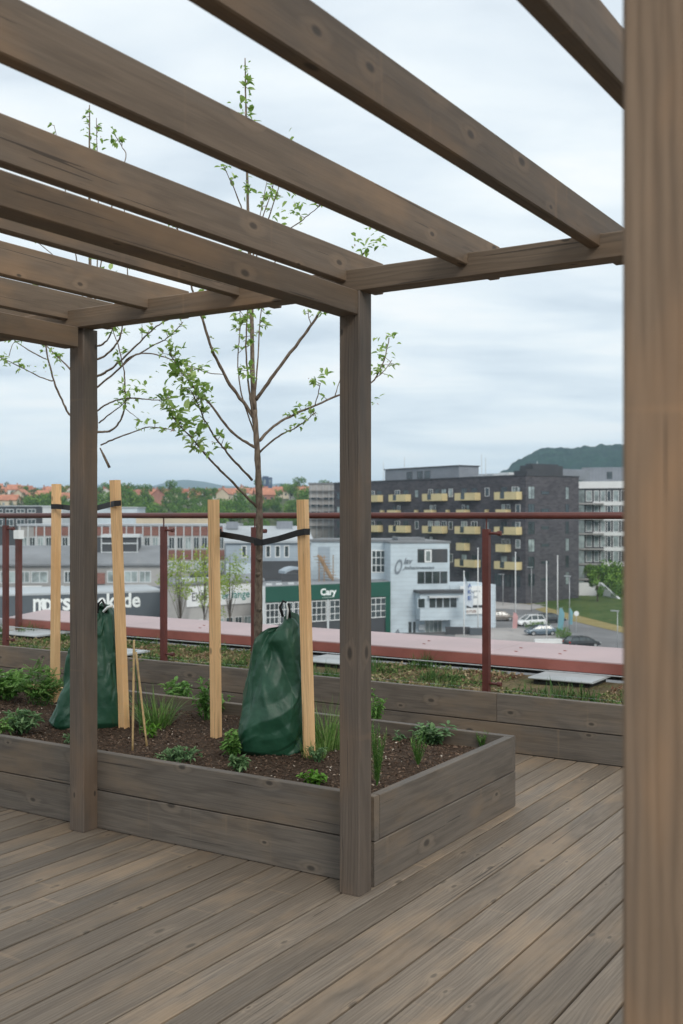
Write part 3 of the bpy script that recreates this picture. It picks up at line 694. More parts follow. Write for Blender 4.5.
T.cluster(292, 218, W - .2, .045, 20, .034); T.cluster(296, 205, W - .15, .04, 12, .03); T.cluster(276, 200, W + .1, .04, 12, .028); T.cluster(248, 190, W, .03, 12, .034); T.cluster(291, 138, W, .012, 4, .028)
T.cluster(247, 100, W, .028, 16, .036); T.cluster(245, 112, W, .02, 6, .03); T.cluster(245.5, 68, W, .018, 10, .024); T.cluster(277, 135, W - .05, .012, 4, .026)
T.finish((tr1.x, tr1.y, .33), 'young apple tree with sparse new leaves rising beside the middle pergola post')
# tree behind the slimmer post
T = Tree(); W = TW2
T.limb([(92, 722), (92, 660), (92.5, 600), (92.5, 540), (93, 490), (94, 450), (95, 420), (94, 380), (91.5, 330), (90, 270), (89.5, 200), (89.5, 150), (89.5, 105)], W, .05, .032, .003, 14, (.72, 1), .03, n=12)
T.limb([(95, 346.6), (101, 345), (106.6, 340.5), (111, 333), (114, 322), (116, 300)], W, -.2, .007, .003, 5, (.6, 1))
T.limb([(94, 360), (103, 357), (110.7, 350.7), (117, 343), (121, 334), (124, 315), (128, 290), (126, 240), (124, 200)], W, -.3, .008, .0025, 8, (.4, .9))
T.limb([(94, 377.4), (103, 374), (110.7, 369), (119, 362), (127, 355), (140, 341.5), (151, 331), (162, 323), (172, 318)], W, -.4, .0085, .003, 9, (.65, 1), .03)
T.limb([(142, 341), (142, 332), (142, 324)], W - .3, 0, .0025, .0015)
T.limb([(96, 388), (107, 379), (119, 369), (129, 358), (139, 353.7), (150, 347), (160, 342), (170, 336), (183, 322)], W, -.45, .0065, .0025, 10, (.7, 1), .028)
T.limb([(119, 369), (130, 359), (139, 354), (153, 354), (170, 359), (186, 365), (200, 370), (212, 373.5), (224, 374.6)], W - .2, -.3, .005, .0022, 5, (.5, .8), .028)
T.limb([(97, 411), (107, 404), (119, 400), (132, 398), (145, 399), (160, 400), (172, 397)], W, -.4, .006, .0025, 8, (.7, 1), .03)
T.cluster(137, 390, W - .25, .04, 26, .03); T.cluster(141, 421, W - .3, .035, 18, .032); T.cluster(122, 403, W - .15, .03, 10, .03)
T.limb([(99, 423), (110, 414), (123, 404), (130, 397)], W, -.25, .005, .0022, 4, (.6, 1))
T.limb([(97, 432), (105, 432), (112.7, 429.6), (119, 423), (123, 414), (125.5, 400), (125, 387.6), (124, 372), (121, 357), (118, 344), (113, 328), (118, 300)], W, -.35, .0075, .0022, 14, (.4, 1), .03)
T.limb([(101, 445), (112, 440), (125, 435), (140, 429.6), (149, 427), (162, 428), (176, 431)], W, -.5, .0055, .002, 4, (.6, 1), .03)
T.limb([(126, 409), (132, 414), (140, 420)], W - .2, -.1, .003, .0015)
T.b.tube([at(100, 448, W - .05), at(104, 456, W - .06), at(109.6, 467.6, W - .06)], [.004, .008, .009], 7)
T.limb([(86, 428), (69, 414), (62, 400), (54, 381.5), (49, 362), (45, 342), (40, 310), (36, 270)], W, -.3, .0075, .003, 8, (.4, 1), .03)
T.limb([(84, 388), (69, 368), (57, 356), (46, 344.6), (35, 320), (28, 290)], W, .2, .006, .0025, 6, (.3, 1), .028)
T.limb([(53, 381), (40, 377), (26.6, 370), (14, 364), (2, 358), (-12, 350)], W - .25, -.2, .004, .002, 5, (.3, 1), .028)
T.limb([(46, 359), (32, 352), (17, 342.5), (5, 330), (-8, 318)], W - .2, -.25, .004, .002, 4, (.5, 1), .028)
T.limb([(9, 356), (12, 346), (17, 338)], W - .4, 0, .0025, .0015); T.cluster(2, 358, W - .45, .03, 14, .034); T.cluster(30, 369, W - .35, .02, 8, .026); T.cluster(13, 341, W - .4, .025, 10, .03); T.cluster(50, 371, W - .2, .03, 10, .028); T.cluster(53, 355, W, .03, 10, .026)
T.limb([(91, 330), (97, 270), (98, 200), (97, 150), (96.5, 118)], W, -.1, .005, .002, 6, (.7, 1), .028)
T.limb([(92, 320), (105, 240), (118, 180), (126, 157), (121, 145), (113, 132)], W, .15, .005, .002, 4, (.75, 1), .03)
T.limb([(90, 340), (75, 250), (62, 170), (54, 125)], W, -.1, .005, .0018, 3, (.85, 1), .026)
T.cluster(97, 140, W - .08, .025, 12, .026); T.cluster(114, 134, W + .12, .025, 10, .032); T.cluster(88, 130, W, .02, 8, .022)
T.limb([(90, 300), (60, 262), (30, 236), (8, 218)], W, .1, .004, .0018, 5, (.5, 1), .03); T.cluster(95, 258, W - .4, .05, 16, .05); T.cluster(118, 262, W - .3, .02, 6, .03)
p = at(92, 700, W); T.finish((p.x, p.y, .33), 'young apple tree with arching twigs growing behind the slimmer pergola post')

# ------------------------------------------------------------------ plants in the planter
def sp(px, py):
    p = gnd(px, py, .325); p.z = soil_z(p.x, p.y) - .005; return p
def leafy(px, py, h, rad, n, size, lab, mat='herb', cat='plant', stems=9, ferny=False, name='leafy_plant', flat=1.0):
    h *= 1.5; rad *= 1.3; n = int(n * 2.1); size *= 1.2; stems = int(stems * 1.2)
    p = sp(px, py); mb = MB()
    t = thing(name, p, lab, cat, 'young plants in the raised planter'); st = MB()
    for i in range(stems):
        an = R.uniform(0, 6.28); rr = rad * math.sqrt(R.random()); hh = h * R.uniform(.55, 1.05) * (1 - .35 * rr / rad)
        tip = p + V((math.cos(an) * rr, math.sin(an) * rr, hh)); mid = p.lerp(tip, .5) + V((R.gauss(0, .01), R.gauss(0, .01), hh * .12))
        st.tube([p + V((math.cos(an), math.sin(an), 0)) * rr * .25, mid, tip], [.0028, .002, .0012], 5, tone=.2)
        for _ in range(max(1, n // stems)):
            f = R.uniform(.25, 1); q = mid.lerp(tip, (f - .5) * 2) if f > .5 else p.lerp(mid, f * 2)
            d = V((R.gauss(0, 1), R.gauss(0, 1), R.gauss(.25, .5) * flat))
            tn = min(1, max(0, .25 + .5 * f + R.gauss(0, .18)))
            if ferny:
                d.normalize(); L = size * R.uniform(1.2, 2.2)
                for k in range(7):
                    b = q + d * L * (k + 1) / 8; sd = d.cross(V((0, 0, 1))).normalized()
                    for sg in (-1, 1): mb.leaf(b, sd * sg + d * .6 + V((0, 0, R.uniform(-.1, .3))), V((0, 0, 1)), size * .5 * (1 - k / 9), size * .2, tn)
            else: mb.leaf(q, d, V((0, 0, 1)), size * R.uniform(.6, 1.25), size * R.uniform(.35, .6), tn, curl=R.uniform(0, .35))
    st.build('stem', mat, t); mb.build('foliage', mat, t); return t
def grass(px, py, h, rad, n, lab, mat='blade', wd=.006, spread=.75, name='grass_tuft', droop=.9):
    n = int(n * 1.15); rad *= 1.25; h *= 1.15; wd *= .75; spread *= 1.5; droop *= 1.5
    p = sp(px, py); mb = MB()
    for i in range(n):
        an = R.uniform(0, 6.28); rr = rad * math.sqrt(R.random()); b = p + V((math.cos(an) * rr, math.sin(an) * rr, 0))
        d = V((math.cos(an) * spread * R.random() + R.gauss(0, .08), math.sin(an) * spread * R.random() + R.gauss(0, .08), 1))
        mb.blade(b, d, h * R.uniform(.5, 1.1), wd * R.uniform(.7, 1.2), R.uniform(.2, droop), min(1, max(0, R.gauss(.55, .27))))
    o = mb.build(name, mat, origin=p); return tag(o, lab, 'grass', 'young plants in the raised planter')
def needle(px, py, h, rad, n, lab, mat='blade', stems=8):
    p = sp(px, py); mb = MB()
    for i in range(stems):
        an = R.uniform(0, 6.28); tip = p + V((math.cos(an) * rad * R.random(), math.sin(an) * rad * R.random(), h * R.uniform(.6, 1.05)))
        mb.tube([p, tip], [.003, .001], 4, tone=.1)
        for k in range(n // stems):
            q = p.lerp(tip, R.uniform(.1, 1)); mb.blade(q, V((R.gauss(0, .7), R.gauss(0, .7), .8)), R.uniform(.02, .045), .0028, .1, min(1, max(0, R.gauss(.5, .2))), 2)
    o = mb.build('needle_leaved_plant', mat, origin=p); return tag(o, lab, 'plant', 'young plants in the raised planter')
leafy(6, 700, .17, .16, 260, .05, 'broad leafy green plant at the far end of the planter against its back board', stems=22, flat=.6)
leafy(40, 705, .22, .14, 120, .045, 'bushy ferny plant with a pale yellow green top near the rear stake', stems=16, ferny=True, mat='herb')
leafy(22, 733, .11, .10, 190, .035, 'low dark green plant close to the front board at the end of the planter', stems=16, mat='herbgrey')
leafy(-12, 742, .12, .1, 150, .035, 'low green plant half cut off at the planter end', stems=12)
leafy(73, 742, .05, .05, 45, .022, 'tiny grey green seedling by the front board beside the slimmer post', stems=7, mat='herbgrey')
leafy(52, 690, .15, .06, 60, .03, 'small plant with light tips behind the rear bag', stems=8)
grass(156, 725, .24, .07, 190, 'dense arching grass tuft behind the bamboo canes', wd=.0075)
leafy(176, 700, .15, .11, 120, .045, 'leafy plant with spreading stems against the back board beyond the grass tuft', stems=14, flat=.6)
leafy(206, 720, .21, .08, 130, .035, 'upright leafy plant directly behind the stake between the bags', stems=11)
leafy(221, 712, .12, .07, 70, .032, 'small leafy plant peeking out beside the stake between the bags', stems=8)
leafy(152, 738, .07, .04, 30, .03, 'little pale green seedling at the foot of the bamboo canes', stems=6, mat='bright')
leafy(180, 762, .06, .10, 190, .022, 'low grey green cushion plant near the front board', stems=26, mat='herbgrey')
leafy(234, 757, .12, .05, 90, .036, 'green herb at the hem of the wrinkled green bag', stems=9)
leafy(241, 771, .075, .045, 70, .032, 'smaller blue green herb just before the herb at the bag hem', stems=8, mat='herbgrey')
leafy(313, 783, .05, .05, 60, .030, 'bright lime green seedling beside the front board', stems=8, mat='bright')
grass(327, 748, .25, .085, 240, 'large green grass clump between the front stake and the middle post', wd=.006, spread=.5)
grass(314, 757, .12, .05, 90, 'short grass tuft at the foot of the stake by the middle post', wd=.005, spread=.5)
leafy(318, 762, .07, .05, 50, .02, 'dull purple stemmed seedling below the short grass tuft', stems=8, mat='herbgrey')
needle(377, 784, .30, .05, 900, 'tall feathery green herb rising beside the middle post in the planter corner', stems=16)
leafy(375, 722, .17, .05, 70, .034, 'leafy herb behind the middle post against the back board', stems=8)
leafy(433, 742, .11, .10, 90, .044, 'broad leafy plant with reddish base against the back board near the planter corner', stems=15, flat=.5, mat='herbgrey')
needle(418, 767, .16, .05, 420, 'small bright green needle leaved shrub in the middle of the planter end', stems=16)
needle(482, 745, .1, .055, 300, 'little feathery green plant in the back corner of the planter', stems=16, mat='herb')
leafy(398, 742, .05, .03, 24, .022, 'tiny grey seedling between the broad leafy plant and the middle post', stems=5, mat='herbgrey')
# bamboo canes
for (a, b, lab) in (((132.5, 752), (134, 640), 'thin upright bamboo cane in the soil beside the leaning stake'), ((147, 747), (136, 652), 'thin slanted bamboo cane crossing the upright cane')):
    p = sp(*a); w = -SN * p.x + CS * p.y; q = at(b[0], b[1], w); mb = MB()
    pts = [p.lerp(q, i / 10) for i in range(11)]; mb.tube(pts, [.0058 if i % 3 else .007 for i in range(11)], 7); o = mb.build('bamboo_cane', 'bamboo', origin=p, smooth=True); tag(o, lab, 'cane', 'bamboo support canes')
T = MB(); st = MB(); p = sp(141, 752); tw = 6.3
t = thing('climbing_twig', p, 'dark thin twig with sparse leaves tied up the bamboo canes', 'plant', 'young plants in the raised planter')
st.tube([at(141, 752, 6.27), at(139, 715, 6.32), at(137, 680, 6.3), at(133, 655, 6.28), at(135, 636, 6.3)], [.004, .003, .003, .002, .0015], 6, tone=0)
for k in range(26):
    q = at(135 + R.gauss(0, 4), R.uniform(636, 672), 6.29); T.leaf(q, V((R.gauss(0, 1), R.gauss(0, 1), R.gauss(.3, .5))), V((0, 0, 1)), R.uniform(.012, .03), .012, R.random() * .7)
st.build('stem', 'herb', t); T.build('foliage', 'herb', t)

# ================================================================== THE TOWN BEYOND (street level is 15 m below the deck)
GZ = -15.0
def sstep(a, b, x):
    t = min(1, max(0, (x - a) / (b - a))); return t * t * (3 - 2 * t)
def ground_z(x, y):
    w = -SN * x + CS * y; r = math.hypot(x, y)
    z = GZ + 29 * sstep(270, 760, w) 
    if w > 300: z += 4 * mnoise.noise(V((x / 220, y / 220, 0))) * sstep(300, 500, w)
    return z
mb = MB()
lin = [-9000, -6000, -4000, -2600] + [-1800 + 60 * i for i in range(61)] + [2600, 4000, 6000, 9000]
vs = [(x, y, ground_z(x, y)) for y in lin for x in lin]; n = len(lin)
mb.add(vs, [[j * n + i, j * n + i + 1, (j + 1) * n + i + 1, (j + 1) * n + i] for j in range(n - 1) for i in range(n - 1)])
tag(mb.build('ground', 'terrain', smooth=True), kind='structure')
def sheet(name, pxs, mat, z, kind='structure', sub=1):
    mb = MB(); pts = [gnd(x, y, z) if not isinstance(x, V) else x for x, y in pxs]
    mb.add(pts, [list(range(len(pts)))]); return tag(mb.build(name, mat), kind=kind)
sheet('street', [(-420, 690), (900, 690), (1500, 640), (760, 612), (640, 597), (540, 601), (300, 600), (-60, 600)], 'asphalt', GZ + .05)
sheet('car_park_paving', [(455, 660), (560, 660), (560, 634), (520, 628), (455, 628)], 'pave', GZ + .09)
sheet('dry_verge', [(519, 603.5), (560, 618), (600, 627.5), (660, 641), (660, 634), (600, 619), (560, 610), (530, 600.5)], 'straw', GZ + .09)
sheet('footpath', [(486, 608), (530, 610), (560, 604), (552, 600), (530, 604.5), (486, 601)], 'pave', GZ + .10)
# grass bank: rises gently towards the retaining wall
mb = MB(); A_ = [gnd(x, y, GZ + .1) for x, y in ((532, 603), (560, 611), (600, 621), (660, 636))]
B_ = [at(541, 602, 208), at(566, 594, 214), at(600, 596, 212), at(670, 596, 190)]
for p, z in zip(B_, (-14.8, -14.35, -14.3, -13.2)): p.z = z
vs = []; K = 9
for i in range(K + 1):
    for j in range(31):
        f = j / 30 * 3; k = min(int(f), 2); u = f - k; p = A_[k].lerp(A_[k + 1], u).lerp(B_[k].lerp(B_[k + 1], u), i / K); p.z += .35 * mnoise.noise(V((p.x / 3, p.y / 3, 0))) * math.sin(math.pi * i / K); vs.append(p)
mb.add(vs, [[i * 31 + j, i * 31 + j + 1, (i + 1) * 31 + j + 1, (i + 1) * 31 + j] for i in range(K) for j in range(30)])
tag(mb.build('grass_bank_terrain', 'lawn', smooth=True), kind='structure')

# ---- window builder on a frame: frame mesh as part, pane as sub-part
def window(par, fr, a0, a1, b0, b1, frame='darkclad', pane='pane', c=.0, nv=1, nh=0, fw=.07, name='window', proud=.06):
    mb = MB(); 
    mb.fbox(fr, a0, a1, b0, b0 + fw, c, c + proud); mb.fbox(fr, a0, a1, b1 - fw, b1, c, c + proud)
    mb.fbox(fr, a0, a0 + fw, b0 + fw, b1 - fw, c, c + proud); mb.fbox(fr, a1 - fw, a1, b0 + fw, b1 - fw, c, c + proud)
    for i in range(1, nv + 1):
        x = a0 + (a1 - a0) * i / (nv + 1); mb.fbox(fr, x - fw * .4, x + fw * .4, b0 + fw, b1 - fw, c, c + proud * .9)
    for i in range(1, nh + 1):
        z = b0 + (b1 - b0) * i / (nh + 1); mb.fbox(fr, a0 + fw, a1 - fw, z - fw * .4, z + fw * .4, c, c + proud * .8)
    o = mb.build(name, frame, par)
    mb = MB(); mb.fbox(fr, a0 + fw, a1 - fw, b0 + fw, b1 - fw, c + .004, c + .02, tone=R.random()); mb.build('pane', pane, o)
    return o

# ---- dark brick apartment block
Cn = at(525.8, 500, 200); Lf = at(334, 500, 250); fl = between(Lf, Cn); LL = (V((Cn.x - Lf.x, Cn.y - Lf.y, 0))).length
frr = Frame((Cn.x, Cn.y), (-fl.n.x, -fl.n.y)); RW = frr.px(578.8)[0]
t = thing('apartment_block', (Cn.x, Cn.y, GZ), 'dark brick apartment block with ochre balconies behind the railing', 'building')
TOP = 9.0
mb = MB(); mb.fbox(fl, 0, LL, GZ, TOP, -RW, 0); mb.build('wall', 'darkbrick', t)
mb = MB(); mb.fbox(fl, -.1, LL + .1, TOP + .003, TOP + .22, -RW - .1, .1); mb.build('roof_edge', 'darkclad', t)
sills = [4.55, 1.25, -2.05, -5.35, -8.6]
nwin = 0
for k, z in enumerate(sills):
    cols = [(357, 383), (388.5, 411), (422, 447.5), (454.5, 480.5), (494, 522)] if k % 2 == 0 else [(380, 384.5), (387, 401), (414, 418.5), (424, 436.5), (445.5, 450), (456, 470), (484.5, 489), (495.5, 511)]
    for (p0, p1) in cols:
        small = p1 - p0 < 6
        a0, a1 = fl.shift(.9 if small else 1.5).px(p0)[0], fl.px(p1)[0]; wd = a1 - a0
        o_ = MB(); dp = 1.5 if not small else .9
        o_.fbox(fl, a0, a1, z, z + .18, .02, dp); o_.fbox(fl, a0, a0 + .08, z + .18, z + 1.46, .02, dp)
        o_.fbox(fl, a1 - .08, a1, z + .18, z + 1.46, .02, dp)
        if small or k % 2: o_.fbox(fl, a0 + .08, a1 - .08, z + .18, z + 1.46, dp - .08, dp)
        else:
            g0 = a0 + wd * R.uniform(.24, .30); g1 = g0 + wd * .2
            o_.fbox(fl, a0 + .08, g0, z + .18, z + 1.46, dp - .08, dp); o_.fbox(fl, g1, a1 - .08, z + .18, z + 1.46, dp - .08, dp)
        bo = o_.build('balcony', 'yellow', t)
        if not (small or k % 2):
            g = MB(); g.fbox(fl, g0, g1, z + .2, z + 1.38, dp - .06, dp - .03); g.build('glass_screen', 'pane', bo)
        if not small:
            n_ = 2 if wd < 6 else 3
            for i in range(n_):
                x0 = a0 + wd * (i + .12) / n_; window(t, fl, x0, x0 + min(1.7, wd / n_ * .7), z + .2, z + 2.45, pane=R.choice(['pane', 'pane', 'palepane']), frame=R.choice(['darkclad', 'white']), nv=1)
    for p in (338.5, 343, 416.8, 450.8, 487.2, 518):
        if k % 2 and p in (416.8, 450.8, 487.2): continue
        a = fl.px(p)[0]; window(t, fl, a - .6, a + .6, z + .75, z + 2.4, pane=R.choice(['pane', 'palepane']), frame='white' if p > 400 and R.random() < .5 else 'darkclad', nv=0)
for p in (398, 432, 466, 498, 508, 517):
    a = fl.px(p)[0]; window(t, fl, a - 1.0, a + 1.0, -12.0, -9.6, frame='darkclad', nv=1)
for k, z in enumerate(sills + [-11.8]):
    for (p0, p1, h0, h1) in ((528, 534.5, .1, 2.5), (541, 549, 1.0, 1.6), (565.4, 568.8, .1, 2.5)):
        a0, a1 = frr.px(p0)[0], frr.px(p1)[0]; window(t, frr, a0, a1, z + h0, z + h1, frame='darkclad', pane='pane' if h0 > .5 else R.choice(['pane', 'palepane']), nv=0 if h0 > .5 else 1)
f2 = fl.shift(-4); a0, a1 = f2.px(385)[0], f2.px(459)[0]
ph = MB(); ph.fbox(f2, a0, a1, TOP, 11.75, -5.5, 0); po = ph.build('penthouse', 'greyclad', t)
ph = MB(); ph.fbox(f2, a0 - .2, a1 + .2, 11.75, 11.95, -5.7, .2); ph.build('roof', 'darkclad', po)
for p in (409.5, 420, 427.5):
    a = f2.px(p)[0]; window(t, f2, a - .9, a + .9, TOP + .5, TOP + 2.1, nv=1)
for (p0, p1, z1, sh, mt) in ((474, 492, 9.7, -6, 'paleroof'), (494, 508, 9.9, -8, 'offwhite'), (527, 545, 10.2, -3.5, 'darkclad'), (533, 563, 11.4, -6, 'darkclad'), (553, 590, 10.9, -11, 'greyclad')):
    f3 = (frr if p0 > 520 else fl).shift(sh); a0, a1 = f3.px(p0)[0], f3.px(p1)[0]
    ph = MB(); ph.fbox(f3, a0, a1, TOP, z1, -3.5, 0); ph.fbox(f3, a0 + .4, a1 - .5, z1, z1 + .35, -2.4, -.8); ph.build('roof_unit', mt, t)
for p, h in ((380, 13.8), (401, 14.5), (478, 14), (482, 13.2), (541, 12.3)):
    f3 = fl.shift(-5) if p < 520 else frr.shift(-6); a = f3.px(p)[0]; ph = MB(); ph.tube([f3.P(a, TOP, -1), f3.P(a, h, -1)], .06, 5); ph.build('aerial', 'offwhite', t)

# ---- white apartment block with glazed balconies
p0, p1 = at(578, 500, 236), at(700, 500, 228); fw_ = between(p0, p1); WT = zat(481.5, 235)
t = thing('white_apartment_block', (p0.x, p0.y, GZ), 'white rendered apartment block with green glazed balconies beside the near post', 'building')
a590 = fw_.px(593)[0]; a700 = fw_.px(700)[0]
mb = MB(); mb.fbox(fw_, 0, a700, GZ + 1, WT - 1.5, -14, 0); mb.build('wall', 'darkclad', t)
mb = MB(); mb.fbox(fw_, -.3, a700, WT - 1.5, WT, -14, .25); mb.build('parapet', 'white', t)
f5 = fw_.shift(-3); mb = MB(); mb.fbox(f5, .5, a700, WT, WT + 3.2, -9, 0); po = mb.build('penthouse', 'greyclad', t)
a = f5.px(609.5)[0]; window(t, f5, a - .6, a + .6, WT + .6, WT + 2.2, nv=0)
for k in range(7):
    z0 = WT - 1.5 - 3.3 * (k + 1)
    st_ = a590 if k in (0, 1, 2) else fw_.px(604)[0]
    mb = MB(); mb.fbox(fw_, st_, a700, z0 - .45, z0 + .35, .0, .22); mb.build('floor_band', 'white', t)
    for (q0, q1, pm) in ((586, 592, 'palepane'), (594, 599, 'palepane'), (600.5, 605.5, 'palepane'), (607, 611, 'pane'), (613, 619, 'palepane'), (621, 628, 'pane'), (631, 640, 'palepane')):
        window(t, fw_, fw_.px(q0)[0], fw_.px(q1)[0], z0 + .4, z0 + 2.8, frame='white', pane=pm, nv=0, fw=.1)
    mb = MB(); mb.fbox(fw_, .1, fw_.px(585)[0], z0 + .15, z0 + 2.9, .1, 1.6); mb.build('glazed_balcony', 'palepane', t)
    mb = MB(); mb.fbox(fw_, 0, fw_.px(604)[0], z0 - .25, z0 + .1, .05, 1.8); mb.build('balcony_slab', 'concrete', t)

# ---- retaining wall and ramp wall
q0, q1, q2 = at(579, 590, 215), at(600, 590, 214), at(627, 600, 196)
for (pa, pb, za, zb, lab) in ((q0, q1, zat(583, 215), zat(582.5, 214), 'pale concrete retaining wall above the grass bank'), (q1, q2, zat(582.5, 214), zat(606, 196), 'sloping white stair wall descending beside the bushes')):
    mb = MB(); f_ = between(pa, pb); L = V((pb.x - pa.x, pb.y - pa.y, 0)).length
    vs = [f_.P(0, GZ, 0), f_.P(L, GZ, 0), f_.P(L, zb, 0), f_.P(0, za, 0)]; vs += [v - f_.n * .4 for v in vs]
    mb.add(vs, [[0, 1, 2, 3], [7, 6, 5, 4], [3, 2, 6, 7], [0, 4, 5, 1], [1, 5, 6, 2], [0, 3, 7, 4]])
    tag(mb.build('retaining_wall', 'white', origin=(pa.x, pa.y, GZ)), lab, 'wall')

# ---- pale blue commercial building with script lettering
K0, K1 = at(390.6, 560, 151), at(449.6, 560, 152.5); fk = between(K0, K1); KT = zat(543.2, 151); KL = fk.px(449.6)[0]
t = thing('office_building', (K0.x, K0.y, GZ), 'pale blue clad office building with grey script lettering and a bay window', 'building')
mb = MB(); mb.fbox(fk, 0, KL, GZ, KT, -14, 0); mb.build('wall', 'bluewhite', t)
mb = MB(); mb.fbox(fk, -.15, KL + .15, KT, KT + .25, -14.1, .15); mb.fbox(fk, 2, 6, KT + .25, KT + .7, -8, -4); mb.build('roof_edge', 'greyroof', t)
A = lambda p, y=560: fk.px(p, y)[0]; Z = lambda y, w=152: zat(y, w)
mb = MB(); mb.fbox(fk, A(417.5), A(447.5), Z(562.5), Z(549), .003, .04); mb.build('dark_panel', 'darkclad', t)
window(t, fk, A(418), A(424), Z(562), Z(550), frame='darkclad', nv=0, c=.045); window(t, fk, A(424.5), A(431.5), Z(562.3), Z(549.7), frame='white', pane='palepane', nv=0, fw=.2, c=.045)
for i in range(4): window(t, fk, A(417.5 + 7.6 * i), A(424.4 + 7.6 * i), Z(583.5), Z(571.5), frame='darkclad', pane='pane', nv=0)
by = MB(); b0, b1 = A(415.5), A(461); by.fbox(fk, b0, b1, Z(618.5), Z(592), .0, 2.6); bo = by.build('bay', 'bluewhite', t)
by = MB(); by.fbox(fk, b0 - .3, b1 + .3, Z(592), Z(589.4), -.0, 2.95); by.build('bay_roof', 'darkclad', bo)
fb = fk.shift(2.6)
for i in range(4):
    x0 = fb.px(429.5 + i * 7)[0]; window(t, fb, x0, x0 + .85, Z(607.5, 149.5), Z(598, 149.5), frame='darkclad', pane='pane', nv=0)
x0 = fb.px(417.5)[0]; window(t, fb, x0, x0 + 1.1, Z(608, 149.5), Z(598, 149.5), frame='bluewhite', pane='pane', nv=0)
by = MB(); by.fbox(fb, fb.px(428)[0], fb.px(459)[0], Z(597.6, 149.5), Z(595.8, 149.5), .0, .7); by.build('awning', 'offwhite', bo)
window(t, fk, A(425), A(442), Z(632.5), Z(619), frame='white', pane='palepane', nv=3, name='shop_window')
d_ = window(t, fk, A(408.5), A(411.5), Z(633), Z(621.5), frame='darkclad', nv=0, name='door'); d_ = window(t, fk, A(413), A(415.5), Z(633), Z(621.5), frame='darkclad', nv=0, name='door')
mb = MB(); mb.fbox(fk, A(418), A(424), Z(629.5), Z(624), .3, .45); mb.build('wall_lamp', 'offwhite', t)
textobj('lettering', 'O', fk, A(394.4), Z(573.5), 2.9, 'letter_grey', t, shear=.5, c=.08, width=1.15, bold=.02)
textobj('lettering', 'lav', fk, A(403.5), Z(563.5), 1.15, 'letter_grey', t, shear=.35, c=.08, width=1.35, bold=.03)
textobj('lettering', 'Johannessen', fk, A(402.5), Z(568.8), .62, 'letter_grey', t, shear=.35, c=.08, width=4.6, bold=.03)
textobj('lettering', 'A', fk, A(394.5), Z(632.5), .8, 'letter_grey', t, shear=.2, c=.08, width=.7, bold=.02)
# upper wing behind the green shop
u0, u1 = at(311, 560, 157), at(391.5, 560, 155); fu = between(u0, u1); UT = zat(541.8, 156)
t = thing('office_wing', (u0.x, u0.y, GZ), 'long pale office wing with gridded windows above the green shop roof', 'building')
UL = fu.px(391.5)[0]; mb = MB(); mb.fbox(fu, 0, UL - .1, GZ, UT, -9, 0); mb.build('wall', 'bluewhite', t)
mb = MB(); mb.fbox(fu, -.2, UL - .1, UT, UT + .35, -9.1, .2); mb.build('roof_edge', 'greyroof', t)
window(t, fu, fu.px(371.3)[0], fu.px(385.6)[0], zat(573, 155), zat(550, 155), frame='white', pane='pane', nv=2, nh=2, fw=.16)
window(t, fu, fu.px(345)[0], fu.px(360)[0], zat(573, 155), zat(550, 155), frame='white', pane='pane', nv=2, nh=2, fw=.16)
mb = MB(); mb.fbox(fu, fu.px(318)[0], fu.px(330)[0], zat(580, 156), zat(547, 156), .003, .05); mb.build('grey_panel', 'bluegrey', t)

# ---- shop with green fascia
s0, s1 = at(262, 600, 139.3), at(390.4, 600, 150.6); fs = between(s0, s1).along_view(); ST = -7.7; SL = fs.px(390.4)[0]
t = thing('green_shop', (s0.x, s0.y, GZ), 'low shop with bottle green fascia, white lettering and white gridded windows', 'shop')
mb = MB(); mb.fbox(fs, 0, SL, GZ, ST - .1, -9.5, -.06); mb.build('wall', 'darkclad', t)
mb = MB(); mb.fbox(fs, .5, SL, -9.72, ST, -.055, .2); mb.fbox(fs, fs.px(385.5)[0], SL, GZ, -9.722, -.055, .12); mb.build('fascia', 'greenpanel', t)
mb = MB(); mb.fbox(fs, 0, SL - .1, ST - .1, ST + .03, -9.5, -.06); mb.build('roof', 'greyroof', t)
mb = MB(); mb.fbox(fs, -.02, .48, GZ, ST + .1, -.05, .25); mb.build('pilaster', 'offwhite', t)
for (q0, q1) in ((265.5, 279), (279.8, 293), (293.8, 307), (311.5, 326.5), (329.5, 345), (347, 360), (362, 370), (370.5, 386)):
    window(t, fs, fs.px(q0)[0], fs.px(q1)[0], -12.65, -9.85, frame='white', pane='pane', nv=2, nh=2, fw=.11)
for q in (328, 346):
    mb = MB(); a = fs.px(q)[0]; mb.fbox(fs, a - .15, a + .15, GZ, -9.73, -.05, .1); mb.build('pier', 'offwhite', t)
textobj('lettering', 'Cary', fs, fs.px(320.4)[0], -9.12, 1.22, 'letter_white', t, c=.22, bold=.035, width=2.55)
textobj('lettering', 'interior', fs, fs.px(322.2)[0], -9.5, .2, 'letter_white', t, c=.22, width=1.6)
# timber stair on the shop roof
t = thing('roof_stair', fs.P(fs.px(325)[0], ST, -4), 'brown timber stair leaning up from the green shop roof', 'stair')
f6 = fs.shift(-5)
for dy in (-3.6, 0):
    mb = MB(); mb.plank(f6.P(f6.px(320)[0], ST + 3.6, dy), f6.P(f6.px(333)[0], ST + .2, dy), .12, .35); mb.build('stringer', 'timberstair', t)
for i in range(8):
    k = (i + .5) / 8; mb = MB(); p = f6.P(f6.px(320)[0], ST + 3.6, -1.8).lerp(f6.P(f6.px(333)[0], ST + .2, -1.8), k); mb.box(p, (.3, 3.4, .06), (f6.u, f6.n, V((0, 0, 1)))); mb.build('tread', 'timberstair', t)
for q in (319, 324, 333): 
    mb = MB(); a = f6.px(q)[0]; mb.tube([f6.P(a, ST, .2), f6.P(a, ST + 3.7, .2)], .07, 5); mb.build('post', 'timberstair', t)
